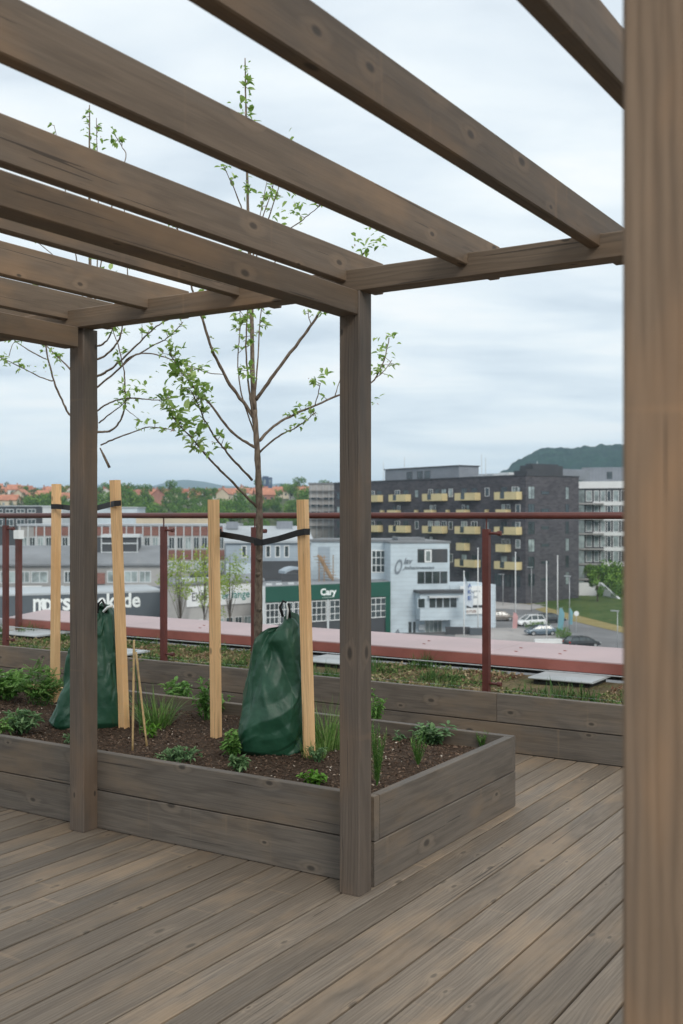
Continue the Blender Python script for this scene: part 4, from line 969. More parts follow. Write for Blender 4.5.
# roof things on the shop
t = thing('roof_duct', fs.P(5, ST, -7), 'curved grey ventilation hood standing on the green shop roof', 'vent')
f7 = fs.shift(-7.2); mb = MB(); x0, x1 = f7.px(282)[0], f7.px(304)[0]
vs = []; 
for c in (-1.6, 0):
    for i in range(11): an = math.pi / 2 * i / 10; vs.append(f7.P(x0 + .2 + 2.2 * math.sin(an) * .6 + (x1 - x0 - 1.6) * (i / 10), ST + .9 + 1.1 * math.sin(an) if i else ST + .9, c))
mb.fbox(f7, x0, x1, ST + .02, ST + 1.1, -1.5, -.1); mb.build('base', 'darkclad', t)
mb = MB(); 
pts = [f7.P(x0 + (x1 - x0) * i / 10, ST + 1.1 + 1.0 * math.sin(math.pi * (.15 + .7 * i / 10)), -.8) for i in range(11)]
for i in range(10):
    a, b = pts[i], pts[i + 1]; mb.add([a + f7.n * .9, b + f7.n * .9, b - f7.n * .9, a - f7.n * .9, a + f7.n * .9 - V((0, 0, .4)), b + f7.n * .9 - V((0, 0, .4)), b - f7.n * .9 - V((0, 0, .4)), a - f7.n * .9 - V((0, 0, .4))], [[0, 1, 2, 3], [7, 6, 5, 4], [0, 4, 5, 1], [2, 6, 7, 3], [0, 3, 7, 4], [1, 5, 6, 2]])
mb.build('hood', 'bluegrey', t)
mb = MB(); f8 = fs.shift(-1.5)
for q in (266, 276, 288, 298): mb.fbox(f8, f8.px(q)[0], f8.px(q + 6)[0], ST + .05, ST + .28, -.5, 0)
tag(mb.build('skylight_strip', 'offwhite', origin=fs.P(3, ST, -1.5)), 'row of low white skylights along the green shop roof edge', 'skylight')

# ---- blue grey building behind the trunk
g0, g1 = at(226, 540, 184), at(312, 540, 186); fg = between(g0, g1); gz = lambda y: zat(y, 185)
t = thing('grey_workshop', (g0.x, g0.y, GZ), 'blue grey clad workshop with small white framed windows behind the staked trunk', 'building')
GL = fg.px(312)[0]; mb = MB(); mb.fbox(fg, 0, GL, GZ, gz(541), -9, 0); mb.build('wall', 'bluegrey', t)
mb = MB(); vs = [fg.P(-.3, gz(541), .5), fg.P(GL + .3, gz(541), .5), fg.P(GL + .3, gz(526.5), -11), fg.P(-.3, gz(526.5), -11)]; mb.add(vs + [v - V((0, 0, .35)) for v in vs], [[0, 1, 2, 3], [7, 6, 5, 4], [0, 4, 5, 1], [1, 5, 6, 2], [2, 6, 7, 3], [3, 7, 4, 0]]); mb.build('roof', 'paleroof', t)
for q in (241.5, 250.5, 265.5, 275, 284): window(t, fg, fg.px(q)[0], fg.px(q + 5.2)[0], gz(557.5), gz(545.5), frame='white', pane='pane', nv=0, fw=.14)
mb = MB(); mb.fbox(fg, fg.px(262)[0], fg.px(301)[0], gz(580), gz(561), .01, .3); mb.build('dark_panel', 'darkclad', t)
mb = MB(); mb.fbox(fg, 0, fg.px(254)[0], gz(578), gz(563), .01, .2); mb.build('pale_panel', 'bluewhite', t)
mb = MB(); mb.fbox(fg, fg.px(228)[0], fg.px(240)[0], gz(526.5) - .5, gz(522), -10, -8); mb.build('roof_unit', 'greyclad', t)
mb = MB(); mb.fbox(fg, fg.px(281)[0], fg.px(297)[0], gz(526.5) - .6, gz(521.5), -10.5, -8.5); mb.build('roof_unit', 'greyclad', t)

# ---- long brick and render office
b0_, b1_ = at(18, 540, 204), at(226, 540, 204); fbk = between(b0_, b1_); bz = lambda y: zat(y, 204)
t = thing('brick_office', (b0_.x, b0_.y, GZ), 'long low office with red brick bands and rows of tall white windows', 'building')
BL = fbk.px(226)[0]; mb = MB(); mb.fbox(fbk, 0, BL, GZ, bz(526), -12, 0); mb.build('wall', 'concrete', t)
mb = MB(); mb.fbox(fbk, -.2, BL + 2.2, bz(526), bz(524), -12.2, .25); mb.build('roof_edge', 'paleroof', t)
for (ya, yb, nm) in ((527, 535.6, 'brick_band'), (550.2, 559.6, 'brick_band')):
    mb = MB(); mb.fbox(fbk, fbk.px(34)[0], BL - .3, bz(yb), bz(ya), .003, .08); mb.build(nm, 'redbrick', t)
i = 0
q = 20.0
while q < 223:
    st_ = 8.2 
    mb = MB(); a = fbk.px(q)[0]; mb.fbox(fbk, a - .1, a + .1, bz(573), bz(526), .0, .22); mb.build('pilaster', 'offwhite', t)
    window(t, fbk, a + .22, fbk.px(q + st_)[0] - .2, bz(549), bz(537), frame='offwhite', pane=R.choice(['palepane', 'pane', 'pane']), nv=1, c=.005, fw=.12)
    if q > 140: window(t, fbk, a + .22, fbk.px(q + st_)[0] - .2, bz(571), bz(561.5), frame='white', pane=R.choice(['palepane', 'pane']), nv=1, c=.005, fw=.12)
    q += st_
mb = MB(); mb.fbox(fbk, BL, BL + 2.0, GZ, bz(526), -12, -.2); mb.build('end_wall', 'paleroof', t)

# ---- building with the dark lettered fascia
m0, m1 = at(-40, 600, 143), at(163, 600, 152.5); fm = between(m0, m1); ML = fm.px(163)[0]
t = thing('fascia_building', (m0.x, m0.y, GZ), 'flat roofed store with dark slate fascia carrying large white lettering', 'store')
mb = MB(); mb.fbox(fm, 0, ML, GZ, -9.35, -14, -.05); mb.build('wall', 'concrete', t)
mb = MB(); mb.fbox(fm, 0, ML, -13.2, -9.3, -.045, .15); mb.build('fascia', 'fascia', t)
mb = MB(); mb.fbox(fm, 0, ML + .1, -9.3, -9.05, -14, .2); mb.build('roof', 'paleroof', t)
mz = zat(609, 149)
textobj('lettering', 'm', fm, fm.px(33.0)[0], zat(611.5, 146.5), 3.7, 'letter_white', t, c=.18, bold=.02, width=1.75)
textobj('lettering', 'o', fm, fm.px(41.0)[0], zat(611.3, 146.5), 3.5, 'letter_white', t, c=.2, bold=.02, width=1.5)
textobj('lettering', 'rs', fm, fm.px(54)[0], zat(610, 147.3), 3.3, 'letter_white', t, c=.18, bold=.025, width=2.25)
textobj('lettering', 'lan', fm, fm.px(73)[0], zat(608.8, 148.3), 3.0, 'letter_white', t, c=.18, bold=.025, width=3.1)
textobj('lettering', 'ekade', fm, fm.px(97.3)[0], zat(607.5, 149.6), 2.9, 'letter_white', t, c=.18, bold=.025, width=5.95)
n0, n1 = at(-40, 570, 166), at(160, 570, 168); fn = between(n0, n1); NL = fn.px(160)[0]; nz = lambda y: zat(y, 167)
t = thing('upper_store', (n0.x, n0.y, GZ), 'set back upper storey with pale shuttered windows and curved grey roof', 'building')
mb = MB(); mb.fbox(fn, 0, NL, GZ, nz(565), -10, 0); mb.build('wall', 'concrete', t)
mb = MB(); vs = []; 
for k in range(13):
    f = k / 12; y = .6 - 13 * f; z = nz(566) + 2.9 * math.sin(math.pi * (.04 + .5 * f)); vs += [fn.P(-.4, z, y), fn.P(NL + .4, z, y)]
vs2 = [v - V((0, 0, .3)) for v in vs]; nn = len(vs)
mb.add(vs + vs2, [[2 * k, 2 * k + 1, 2 * k + 3, 2 * k + 2] for k in range(12)] + [[nn + 2 * k + 2, nn + 2 * k + 3, nn + 2 * k + 1, nn + 2 * k] for k in range(12)] + [[0, nn, nn + 1, 1], [nn - 2, nn - 1, 2 * nn - 1, 2 * nn - 2]] + [[2 * k, 2 * k + 2, nn + 2 * k + 2, nn + 2 * k] for k in range(12)] + [[2 * k + 3, 2 * k + 1, nn + 2 * k + 1, nn + 2 * k + 3] for k in range(12)])
mb.build('roof', 'greyroof', t)
for (q0, q1, pn) in ((0, 16, 'palepane'), (19, 30, 'palepane'), (31, 48, 'palepane'), (64, 72, 'pane'), (107, 121, 'palepane'), (124, 138, 'palepane'), (139, 151, 'palepane')):
    window(t, fn, fn.px(q0)[0], fn.px(q1)[0], nz(583), nz(571), frame='offwhite', pane=pn, nv=1, fw=.15)
mb = MB(); mb.fbox(fn, fn.px(83)[0], fn.px(105)[0], nz(584), nz(573), .01, .3); mb.build('brick_panel', 'redbrick', t)
fpv = fn.shift(3.2)
mb = MB(); mb.fbox(fpv, 0, NL, nz(590), nz(586.5), -3, 0); mb.build('canopy', 'greyclad', t)
for (q0, q1) in ((20, 40), (113, 127), (50, 62)):
    mb = MB(); mb.fbox(fpv, fpv.px(q0)[0], fpv.px(q1)[0], nz(586.5), nz(585), -1.6, -.4); mb.build('skylight', 'white', t)
f9 = fn.shift(-4.5)
t = thing('roof_plant_room', f9.P(f9.px(118)[0], nz(552), 0), 'louvred grey plant room box on the curved grey roof', 'plant room')
mb = MB(); mb.fbox(f9, f9.px(96)[0], f9.px(138)[0], zat(560, 171), zat(537.5, 171), -4, 0); mb.build('body', 'darkclad', t)
mb = MB(); mb.fbox(f9, f9.px(101)[0], f9.px(140)[0], zat(537.5, 171), zat(534.5, 171), -4.2, .4); mb.build('lid', 'offwhite', t)
for yy in (543, 552): mb = MB(); mb.fbox(f9, f9.px(102)[0], f9.px(138.2)[0], zat(yy + 1.2, 171), zat(yy, 171), .003, .12); mb.build('rail', 'offwhite', t)
for q in (101, 118, 137): mb = MB(); mb.fbox(f9, f9.px(q)[0], f9.px(q + 1)[0], zat(557, 171), zat(537.5, 171), .003, .14); mb.build('upright', 'offwhite', t)

# ---- low building with the white banner, behind the young birches
e0, e1 = at(166, 600, 139), at(264, 600, 149); fe = between(e0, e1).along_view(); EL = fe.px(264)[0]
t = thing('banner_building', (e0.x, e0.y, GZ), 'low grey building with a long white teal lettered banner behind young birches', 'building')
mb = MB(); mb.fbox(fe, 0, EL, GZ, -7.5, -12, 0); mb.build('wall', 'concrete', t)
mb = MB(); mb.fbox(fe, -.1, EL + .1, -7.5, -7.2, -12.1, .2); mb.build('roof', 'greyroof', t)
ba0, ba1 = fe.px(186.5)[0], fe.px(256)[0]; bb0, bb1 = zat(606.5, 142), zat(586.5, 142)
mb = MB(); mb.fbox(fe, ba0, ba1, bb0, bb1, .02, .16); bo = mb.build('banner', 'white', t)
textobj('lettering', 'EKM', fe, fe.px(192)[0], bb0 + .75, 1.6, 'letter_dark', bo, c=.17, width=2.3, bold=.01)
textobj('lettering', 'er', fe, fe.px(222)[0], bb0 + .8, 1.4, 'letter_teal', bo, c=.17, width=1.2, bold=.01)
textobj('lettering', 'lange', fe, fe.px(232)[0], bb0 + .85, 1.5, 'letter_teal', bo, c=.17, width=2.9, bold=.01)
for q in range(172, 258, 9): window(t, fe, fe.px(q)[0], fe.px(q + 7)[0], -14.2, -12.2, frame='white', pane=R.choice(['pane', 'palepane']), nv=1)
mb = MB(); mb.fbox(fe, fe.px(192)[0], fe.px(224)[0], -7.2, -6.3, -6, -3); mb.build('roof_unit', 'darkclad', t)
mb = MB(); mb.fbox(fe, fe.px(180)[0], fe.px(215)[0], -7.2, -6.8, -2.5, -1.5); mb.build('roof_skylight', 'offwhite', t)

# ---- farther town blocks
def block(name, q0, q1, yt, w, mat, lab, cat='building', depth=12, rows=(), frame='white', step=8, roofm='greyroof'):
    a_, b_ = at(q0, 500, w), at(q1, 500, w); f_ = between(a_, b_); L = (b_ - a_).length; zt = zat(yt, w)
    z0 = ground_z(a_.x, a_.y) - 2
    t = thing(name, (a_.x, a_.y, z0), lab, cat)
    mb = MB(); mb.fbox(f_, 0, L, z0, zt, -depth, 0); mb.build('wall', mat, t)
    mb = MB(); mb.fbox(f_, -.2, L + .2, zt, zt + .3, -depth - .2, .25); mb.build('roof', roofm, t)
    for (ya, yb, pn) in rows:
        q = q0 + 1.5
        while q + step * .7 < q1:
            window(t, f_, f_.px(q)[0], f_.px(q + step * .75)[0], zat(yb, w), zat(ya, w), frame=frame, pane=pn, nv=1, fw=.15); q += step
    return t, f_
block('dark_office', -40, 42, 506.5, 300, 'darkclad', 'long dark office with pale roof lines beyond the brick banded office', rows=((509, 513, 'pane'), (519, 526, 'pane')), frame='offwhite', step=11, roofm='paleroof')
block('white_store', 42.5, 62, 507, 290, 'offwhite', 'plain white block behind the pale stake at the rear bag', roofm='offwhite')
block('pale_warehouse', 93, 137, 508, 280, 'bluewhite', 'pale blue windowless warehouse behind the leaning stake', roofm='paleroof')
block('ochre_depot', 136, 212, 517.5, 270, 'house_cream', 'low ochre walled depot just under the handrail', roofm='paleroof')
t_, f_ = block('scaffolded_building', 309, 338, 484, 262, 'concrete', 'weathered grey concrete building beside the dark brick block', rows=((497, 500, 'pane'), (504, 507, 'pane'), (511, 514, 'pane')), frame='concrete', step=13)
for i, q in enumerate((311, 317, 323, 329, 333)):
    mb = MB(); a = f_.px(q)[0]; mb.tube([f_.P(a, -10, .9), f_.P(a, zat(485, 262), .9)], .09, 5); mb.build('scaffold_pole', 'steel', t_)
for y in (490, 497, 504, 511, 518, 525): mb = MB(); mb.fbox(f_, 0, f_.px(336)[0], zat(y + .6, 262), zat(y, 262), .3, 1.2); mb.build('scaffold_deck', 'concrete', t_)
# tower on the skyline
p = at(267, 500, 900); t = thing('church_tower', (p.x, p.y, 10), 'dark blue square tower standing on the skyline above orange roofs', 'tower')
mb = MB(); mb.box((p.x, p.y, 16), (5.4, 5.4, 16)); mb.build('shaft', 'house_cream', t)
mb = MB(); mb.box((p.x, p.y, 28.7), (6.2, 6.2, 9.5)); mb.box((p.x - 1.5, p.y, 33.9), (2.4, 5, 1)); mb.build('belfry', 'towerblue', t)
mb = MB(); mb.box((p.x, p.y - 3.15, 29.5), (1.6, .12, 4)); mb.box((p.x + 3.15, p.y, 29.5), (.12, 1.6, 4)); mb.build('louvre', 'palepane', t)

# ---- houses on the slope
def house(x, y, z, rz, L, D, H, wall, roof, lab):
    t = thing('hillside_house', (x, y, z), lab, 'house', 'orange roofed houses on the slope beyond the railing'); t.rotation_euler.z = 0
    ux = V((math.cos(rz), math.sin(rz), 0)); uy = V((-ux.y, ux.x, 0)); o = V((x, y, z)); rh = D * .42
    P = lambda a, b, c: o + ux * a + uy * b + V((0, 0, c))
    mb = MB(); a, b = L / 2, D / 2
    mb.add([P(-a, -b, -3), P(a, -b, -3), P(a, b, -3), P(-a, b, -3), P(-a, -b, H), P(a, -b, H), P(a, b, H), P(-a, b, H), P(-a, 0, H + rh), P(a, 0, H + rh)],
           [[0, 1, 5, 4], [1, 2, 6, 9, 5], [2, 3, 7, 6], [3, 0, 4, 8, 7]]); mb.build('wall', wall, t)
    mb = MB(); e = .5; k = .42 * 2
    for sg in (-1, 1):
        q = [P(-a - e, sg * (b + e), H - e * k + .05), P(a + e, sg * (b + e), H - e * k + .05), P(a + e, 0, H + rh + .05), P(-a - e, 0, H + rh + .05)]
        mb.add(q + [v + V((0, 0, .25)) for v in q], [[0, 1, 2, 3], [7, 6, 5, 4], [0, 4, 5, 1], [1, 5, 6, 2], [3, 2, 6, 7], [0, 3, 7, 4]])
    ro = mb.build('roof', roof, t)
    cx = R.uniform(-a * .6, a * .6); mb = MB(); mb.box(P(cx, .6, H + rh + .3), (.9, .8, 2.0), (ux, uy, V((0, 0, 1)))); mb.build('chimney', 'house_brick', ro)
    n = max(2, int(L / 3.2)); 
    for i in range(n):
        for hz in ([H - 2.2] if H < 5.5 else [H - 2.2, H - 5]):
            c = P(-a + L * (i + .5) / n, -b - .04, hz); mb = MB(); mb.box(c, (1.2, .1, 1.4), (ux, uy, V((0, 0, 1)))); mb.build('window', R.choice(['pane', 'palepane']), t)
    return t
rows = [(815, -30, 345, 13), (760, -30, 345, 15), (700, -30, 345, 17), (645, -30, 345, 22), (590, -25, 345, 34)]
hl = {'house_cream': 'cream', 'house_brick': 'brick', 'house_white': 'white'}
for w, qa, qb, stp in rows:
    q = qa + R.uniform(0, 10)
    while q < qb:
        ww = w + R.uniform(-18, 18); p = at(q, 500, ww); z = ground_z(p.x, p.y)
        if R.random() < .8:
            wl_ = R.choice(['house_cream', 'house_brick', 'house_white', 'house_cream']); rf = R.choice(['tile', 'tile', 'tile', 'tile_dark'])
            house(p.x, p.y, z, YAW + R.choice([0, 0, 0, math.pi / 2]) + R.uniform(-.35, .35), R.uniform(7, 11.5), R.uniform(6, 8), R.uniform(3.6, 6.2), wl_, rf,
                  f'{hl[wl_]} walled house with {"bright orange" if rf == "tile" else "brown orange"} tiled roof among trees on the far slope')
        q += stp * R.uniform(.75, 1.25)

# ---- trees
def tree_proto(name, seed, H, rad, nleaf, ls, mat, lab, group, cat='tree', trunk_frac=.25, shape='round', loc=(0, 0, -500), bark='bark_far', tk=1.0):
    rr = random.Random(seed); t = thing(name, (0, 0, 0), lab, cat, group); tb = MB(); cb = MB()
    lobes = []
    nl = rr.randint(9, 13)
    for i in range(nl):
        f = rr.uniform(trunk_frac, .93); prof = math.sin(math.pi * min(1, max(.05, (f - trunk_frac * .6) / (1.08 - trunk_frac * .6)))) ** .7
        if shape == 'slim': prof *= .8
        an = rr.uniform(0, 6.28); rd = rad * prof * rr.uniform(.35, .8)
        lobes.append((V((math.cos(an) * rd, math.sin(an) * rd, H * f)), rad * rr.uniform(.3, .52) * (.6 + .5 * prof), rr.uniform(.25, .75)))
    tb.tube([V((0, 0, -1)), V((0, 0, H * .35)), V((.1, .1, H * .7)), V((0, 0, H * .92))], [H * .022 * tk, H * .016 * tk, H * .009 * tk, H * .002], 7)
    for c, r_, tn in lobes:
        tb.tube([V((0, 0, c.z * .55)), V((c.x * .5, c.y * .5, c.z * .8)), c], [H * .008 * tk, H * .005 * tk, H * .002 * tk], 5)
        for k in range(nleaf // nl):
            d = V((rr.gauss(0, 1), rr.gauss(0, 1), rr.gauss(0, .85))).normalized() * r_ * rr.uniform(.35, 1.08) ** .6
            p = c + d; nn = V((rr.gauss(0, 1), rr.gauss(0, 1), rr.gauss(.5, .8))).normalized(); sd = nn.orthogonal().normalized(); s2 = nn.cross(sd); s_ = ls * rr.uniform(.5, 1.3)
            cb.add([p + sd * s_, p + s2 * s_ * .7, p - sd * s_, p - s2 * s_ * .7], [[0, 1, 2, 3]], None, min(1, max(0, tn + rr.gauss(0, .16))))
    tb.build('trunk', bark, t, smooth=True); cb.build('crown', mat, t); return t
grp = 'trees between the houses on the slope'
protos = [tree_proto('town_tree', 1, 11, 5.2, 1500, .42, 'canopy', 'x', grp), tree_proto('town_tree', 2, 13, 5.0, 1500, .45, 'canopy', 'x', grp), tree_proto('town_tree', 3, 9, 5.2, 1300, .4, 'canopy', 'x', grp),
          tree_proto('pale_town_tree', 4, 12, 4.6, 900, .4, 'canopy_light', 'x', 'pale leaved trees on the slope')]
labs = ['round dark green tree among the orange roofed houses', 'tall dark green tree among the orange roofed houses', 'low wide dark green tree among the orange roofed houses', 'pale grey green spring tree on the slope']
spots = []
for w, qa, qb, stp in ((835, -30, 345, 9), (780, -30, 345, 14), (730, -30, 345, 13), (690, -30, 345, 15), (630, -30, 345, 14), (560, -30, 345, 12), (520, -30, 330, 11), (485, -25, 325, 12), (445, 60, 325, 18)):
    q = qa + R.uniform(0, 8)
    while q < qb:
        spots.append((q, w + R.uniform(-20, 20), None)); q += stp * R.uniform(.6, 1.4)
for q, w, s_ in ((225, 470, 1.35), (216, 455, 1.2), (236, 480, 1.15), (222, 500, 1.4), (131, 420, 1.15), (140, 410, 1.1), (152, 430, 1.2), (170, 440, 1.1), (310, 520, 1.3), (303, 530, 1.1), (38, 520, 1.3), (48, 530, 1.3), (60, 540, 1.3), (122, 500, 1.2), (126, 540, 1.35)): spots.append((q, w, s_))
used = set()
for i, (q, w, s_) in enumerate(spots):
    k = R.choice([0, 0, 1, 1, 2, 3 if (q < 40 or q > 160) and R.random() < .35 else 0])
    if q < 22 and w > 480: k = 3
    p = at(q, 500, w); z = ground_z(p.x, p.y) - .3; sc = (s_ * .9 if s_ else R.uniform(.5, .95)) * (.93 if w < 540 else R.choice([.75, .85, 1.0, 1.15]))
    if k in used: o = dup(protos[k], (p.x, p.y, z), R.uniform(0, 6.28), sc, labs[k])
    else:
        used.add(k); o = protos[k]; o.location = (p.x, p.y, z); o.scale = (sc,) * 3; o['label'] = labs[k]
for k in range(4):
    if k not in used: protos[k].location = (at(10, 500, 500).x, at(10, 500, 500).y, 0); protos[k]['label'] = labs[k]
# willow-like pale tree at the end of the view
# young birches in front of the banner building
bl = ['slender young birch with thin yellow green leaves before the banner, beside the rail post', 'slender young birch with thin yellow green leaves crossing the banner start', 'slender young birch before the banner close to the staked trunk']
b = tree_proto('young_birch', 11, 13.4, 2.9, 1000, .12, 'birch', bl[0], 'young birches before the banner building', trunk_frac=.60, shape='slim', tk=.35)
b2 = tree_proto('young_birch', 14, 12.8, 2.8, 950, .12, 'birch', bl[1], 'young birches before the banner building', trunk_frac=.56, shape='slim', tk=.35)
for o, (q, w, sc) in ((b, (180, 112, 1.0)), (b2, (204, 118, 1.08))):
    p = at(q, 600, w); o.location = (p.x, p.y, GZ); o.scale = (sc,) * 3
p = at(230, 600, 122); dup(b, (p.x, p.y, GZ), 2.2, .98, bl[2])
p = at(214, 600, 112); dup(b2, (p.x, p.y, GZ), 4.0, .9, 'slightly lower young birch between the other birches before the banner')
# bushes and small tree on the bank
bu = tree_proto('bank_bush', 21, 4.2, 3.6, 1500, .24, 'canopy', 'round dark green bush above the sloping white stair wall', 'bushes above the stair wall', 'bush', trunk_frac=.05)
p = at(611, 590, 219); bu.location = (p.x, p.y, -12.6); bu.scale = (1.0,) * 3
for q, y, w, sc, lab in ((616, 590, 218, 1.3, 'big dark bush behind the sloping stair wall beside the near post'), (624, 600, 205, .9, 'low bush at the foot of the sloping stair wall'), (596, 576, 222, .6, 'small bush on top of the retaining wall'), (590, 574, 224, .5, 'tiny bush on the retaining wall beside the glazed balconies'), (630, 585, 210, 1.3, 'dark bush rising just behind the near post edge')):
    p = at(q, y, w); dup(bu, (p.x, p.y, zat(y, w) - 1.2 * sc), R.uniform(0, 6), sc, lab)
bt = tree_proto('bank_tree', 23, 7.2, 1.9, 1200, .22, 'canopy', 'small upright green tree on the grass bank before the white wall', None, trunk_frac=.2, shape='slim'); p = at(597.5, 600, 200); bt.location = (p.x, p.y, -14.6)
hd = tree_proto('car_park_shrub', 25, 1.6, 2.2, 900, .14, 'canopy', 'low clipped shrub between the white car and the slate car', 'car park shrubs', 'shrub', trunk_frac=.02)
p = gnd(541, 629); hd.location = p; hd.scale = (.95, .45, .5)
p = gnd(564, 638); dup(hd, p, 1, (.55, .45, .7), 'low clipped shrub beside the teal beach flag')

# ---- hills
def ridge(name, pts, w, depth, mat, seed, rough=.06, nx=160, ny=26, tree=0):
    """pts: skyline pixels; a real hill with thickness behind and a slope in front"""
    mb = MB(); vs = []
    for j in range(ny + 1):
        f = j / ny * 2 - 1
        for i in range(nx + 1):
            q = pts[0][0] + (pts[-1][0] - pts[0][0]) * i / nx
            for k in range(len(pts) - 1):
                if q <= pts[k + 1][0] + 1e-6: break
            u = (q - pts[k][0]) / (pts[k + 1][0] - pts[k][0]); y = pts[k][1] * (1 - u) + pts[k + 1][1] * u
            ww = w + depth * f; h = zat(y, w) + 10
            p = at(q, 500, ww); s_ = math.cos(f * math.pi / 2) ** .8 if abs(f) < 1 else 0
            z = -10 + h * s_ * (1 + rough * mnoise.noise(V((p.x / (depth * .35), p.y / (depth * .35), seed)))) + tree * abs(mnoise.noise(V((p.x / 14, p.y / 14, seed)))) * s_
            vs.append((p.x, p.y, z))
    mb.add(vs, [[j * (nx + 1) + i, j * (nx + 1) + i + 1, (j + 1) * (nx + 1) + i + 1, (j + 1) * (nx + 1) + i] for j in range(ny) for i in range(nx)])
    return tag(mb.build(name, mat, smooth=True), kind='structure')
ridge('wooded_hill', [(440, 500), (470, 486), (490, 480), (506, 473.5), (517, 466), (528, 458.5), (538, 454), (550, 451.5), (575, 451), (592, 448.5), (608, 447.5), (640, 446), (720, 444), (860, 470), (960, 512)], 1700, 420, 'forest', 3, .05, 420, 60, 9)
ridge('distant_hill', [(-260, 505), (-120, 490), (-30, 487), (10, 486), (40, 488), (75, 486), (105, 485), (150, 487), (172, 481.5), (185, 480), (205, 482), (225, 486), (255, 487.5), (280, 483.5), (296, 485), (320, 489), (420, 492), (520, 500)], 5200, 900, 'farhill', 8, .03)

# ---- cars
def car(pxy, heading, paint, lab, L=4.6, H=1.65, est=True):
    p = gnd(*pxy); t = thing('parked_car', (p.x, p.y, GZ + .05), lab, 'car', 'cars parked in the street below'); o = V((p.x, p.y, GZ + .05))
    u = V((math.cos(heading), math.sin(heading), 0)); v = V((-u.y, u.x, 0)); zz = V((0, 0, 1)); hw = .92
    P = lambda x, y, z: o + u * x + v * y + zz * z
    a = L / 2
    # body sections: x, half width, sill, shoulder
    secs = [(-a, .74, .42, .78), (-a + .12, .84, .30, .95), (-a + .9, hw, .26, .98), (0, hw, .25, .96), (a - 1.25, hw, .26, .93), (a - .4, .86, .30, .78), (a - .06, .76, .36, .66), (a, .64, .42, .58)]
    mb = MB(); vs = []
    for x, w_, s_, h in secs: vs += [P(x, -w_, s_), P(x, -w_ * 1.0, (s_ + h) * .55), P(x, -w_ * .93, h), P(x, 0, h + .045), P(x, w_ * .93, h), P(x, w_, (s_ + h) * .55), P(x, w_, s_), P(x, 0, s_ - .02)]
    n = 8; fs_ = [[i * n + k, i * n + (k + 1) % n, (i + 1) * n + (k + 1) % n, (i + 1) * n + k] for i in range(len(secs) - 1) for k in range(n)] + [list(range(n))[::-1], [(len(secs) - 1) * n + k for k in range(n)]]
    # roof cap
    mb.add(vs, fs_); rear = -a + (.45 if est else .95)
    cab = [(rear - .25, .80, .95), (rear + .2, .66, H - .06), (rear + 1.2, .68, H), (.35, .67, H - .04), (1.35, .78, .93)]
    mb.add([P(cab[1][0], -.64, cab[1][2]), P(cab[2][0], -.66, H), P(cab[3][0], -.64, H - .04), P(cab[3][0], .64, H - .04), P(cab[2][0], .66, H), P(cab[1][0], .64, cab[1][2])] + [P(cab[1][0], -.64, cab[1][2] - .07), P(cab[2][0], -.66, H - .07), P(cab[3][0], -.64, H - .11), P(cab[3][0], .64, H - .11), P(cab[2][0], .66, H - .07), P(cab[1][0], .64, cab[1][2] - .07)],
           [[0, 1, 4, 5], [1, 2, 3, 4], [0, 6, 7, 1], [1, 7, 8, 2], [2, 8, 9, 3], [3, 9, 10, 4], [4, 10, 11, 5], [5, 11, 6, 0]])
    for sg in (-1, 1):                                   # pillars
        for (x0, z0, x1, z1) in ((rear - .25, .95, rear + .2, H - .06), (rear + 1.0, .95, rear + 1.0, H - .02), (.1, .95, .15, H - .04), (1.35, .92, .35, H - .05)):
            mb.plank(P(x0, sg * .84, z0), P(x1, sg * .655, z1), .06, .09, up=u, ch=.01)
    bo = mb.build('body', paint, t)
    mb = MB(); vs = []
    for x, w_, z in ((rear - .22, .80, .96), (1.3, .80, .94), (.33, .635, H - .1), (rear + .2, .63, H - .11)): vs += [P(x, -w_, z), P(x, w_, z)]
    mb.add(vs, [[0, 2, 4, 6], [1, 7, 5, 3], [0, 6, 7, 1], [2, 3, 5, 4]]); mb.build('window', 'pane', t)
    for sx in (-1, 1):
        for sg in (-1, 1):
            c = P(sx * (a - .92) - .02, sg * .80, .33); w1 = MB(); w1.tube([c - v * .12, c + v * .12], .335, 18); wo = w1.build('wheel', 'tyre', t)
            w1 = MB(); w1.tube([c - v * .132, c + v * .132], .2, 14); w1.build('rim', 'steel', wo)
    for sg in (-1, 1):
        m2 = MB(); m2.box(P(a - .14, sg * .62, .62), (.16, .30, .14), (u, v, zz)); m2.build('headlight', 'lamp_clear', t)
        m2 = MB(); m2.box(P(-a + .07, sg * .74, .82), (.14, .18, .2), (u, v, zz)); m2.build('tail_light', 'lamp_red', t)
    return t
car((530, 626), YAW + math.pi + .35, 'carwhite', 'white estate car parked beside the thin flagpoles', 4.7, 1.66)
car((500, 621), YAW + .15, 'cargrey', 'taupe grey car parked behind the railing post', 4.6, 1.55)
car((551, 623), YAW + .2, 'cardark', 'black car parked just beyond the white estate car', 4.5, 1.5)
car((541, 635.5), YAW + math.pi + .1, 'carblue', 'slate blue car behind the low clipped shrub', 4.5, 1.45, False)
car((582, 648), YAW + .35, 'cardark', 'dark car with pale reflections nearest the coping', 4.6, 1.5)

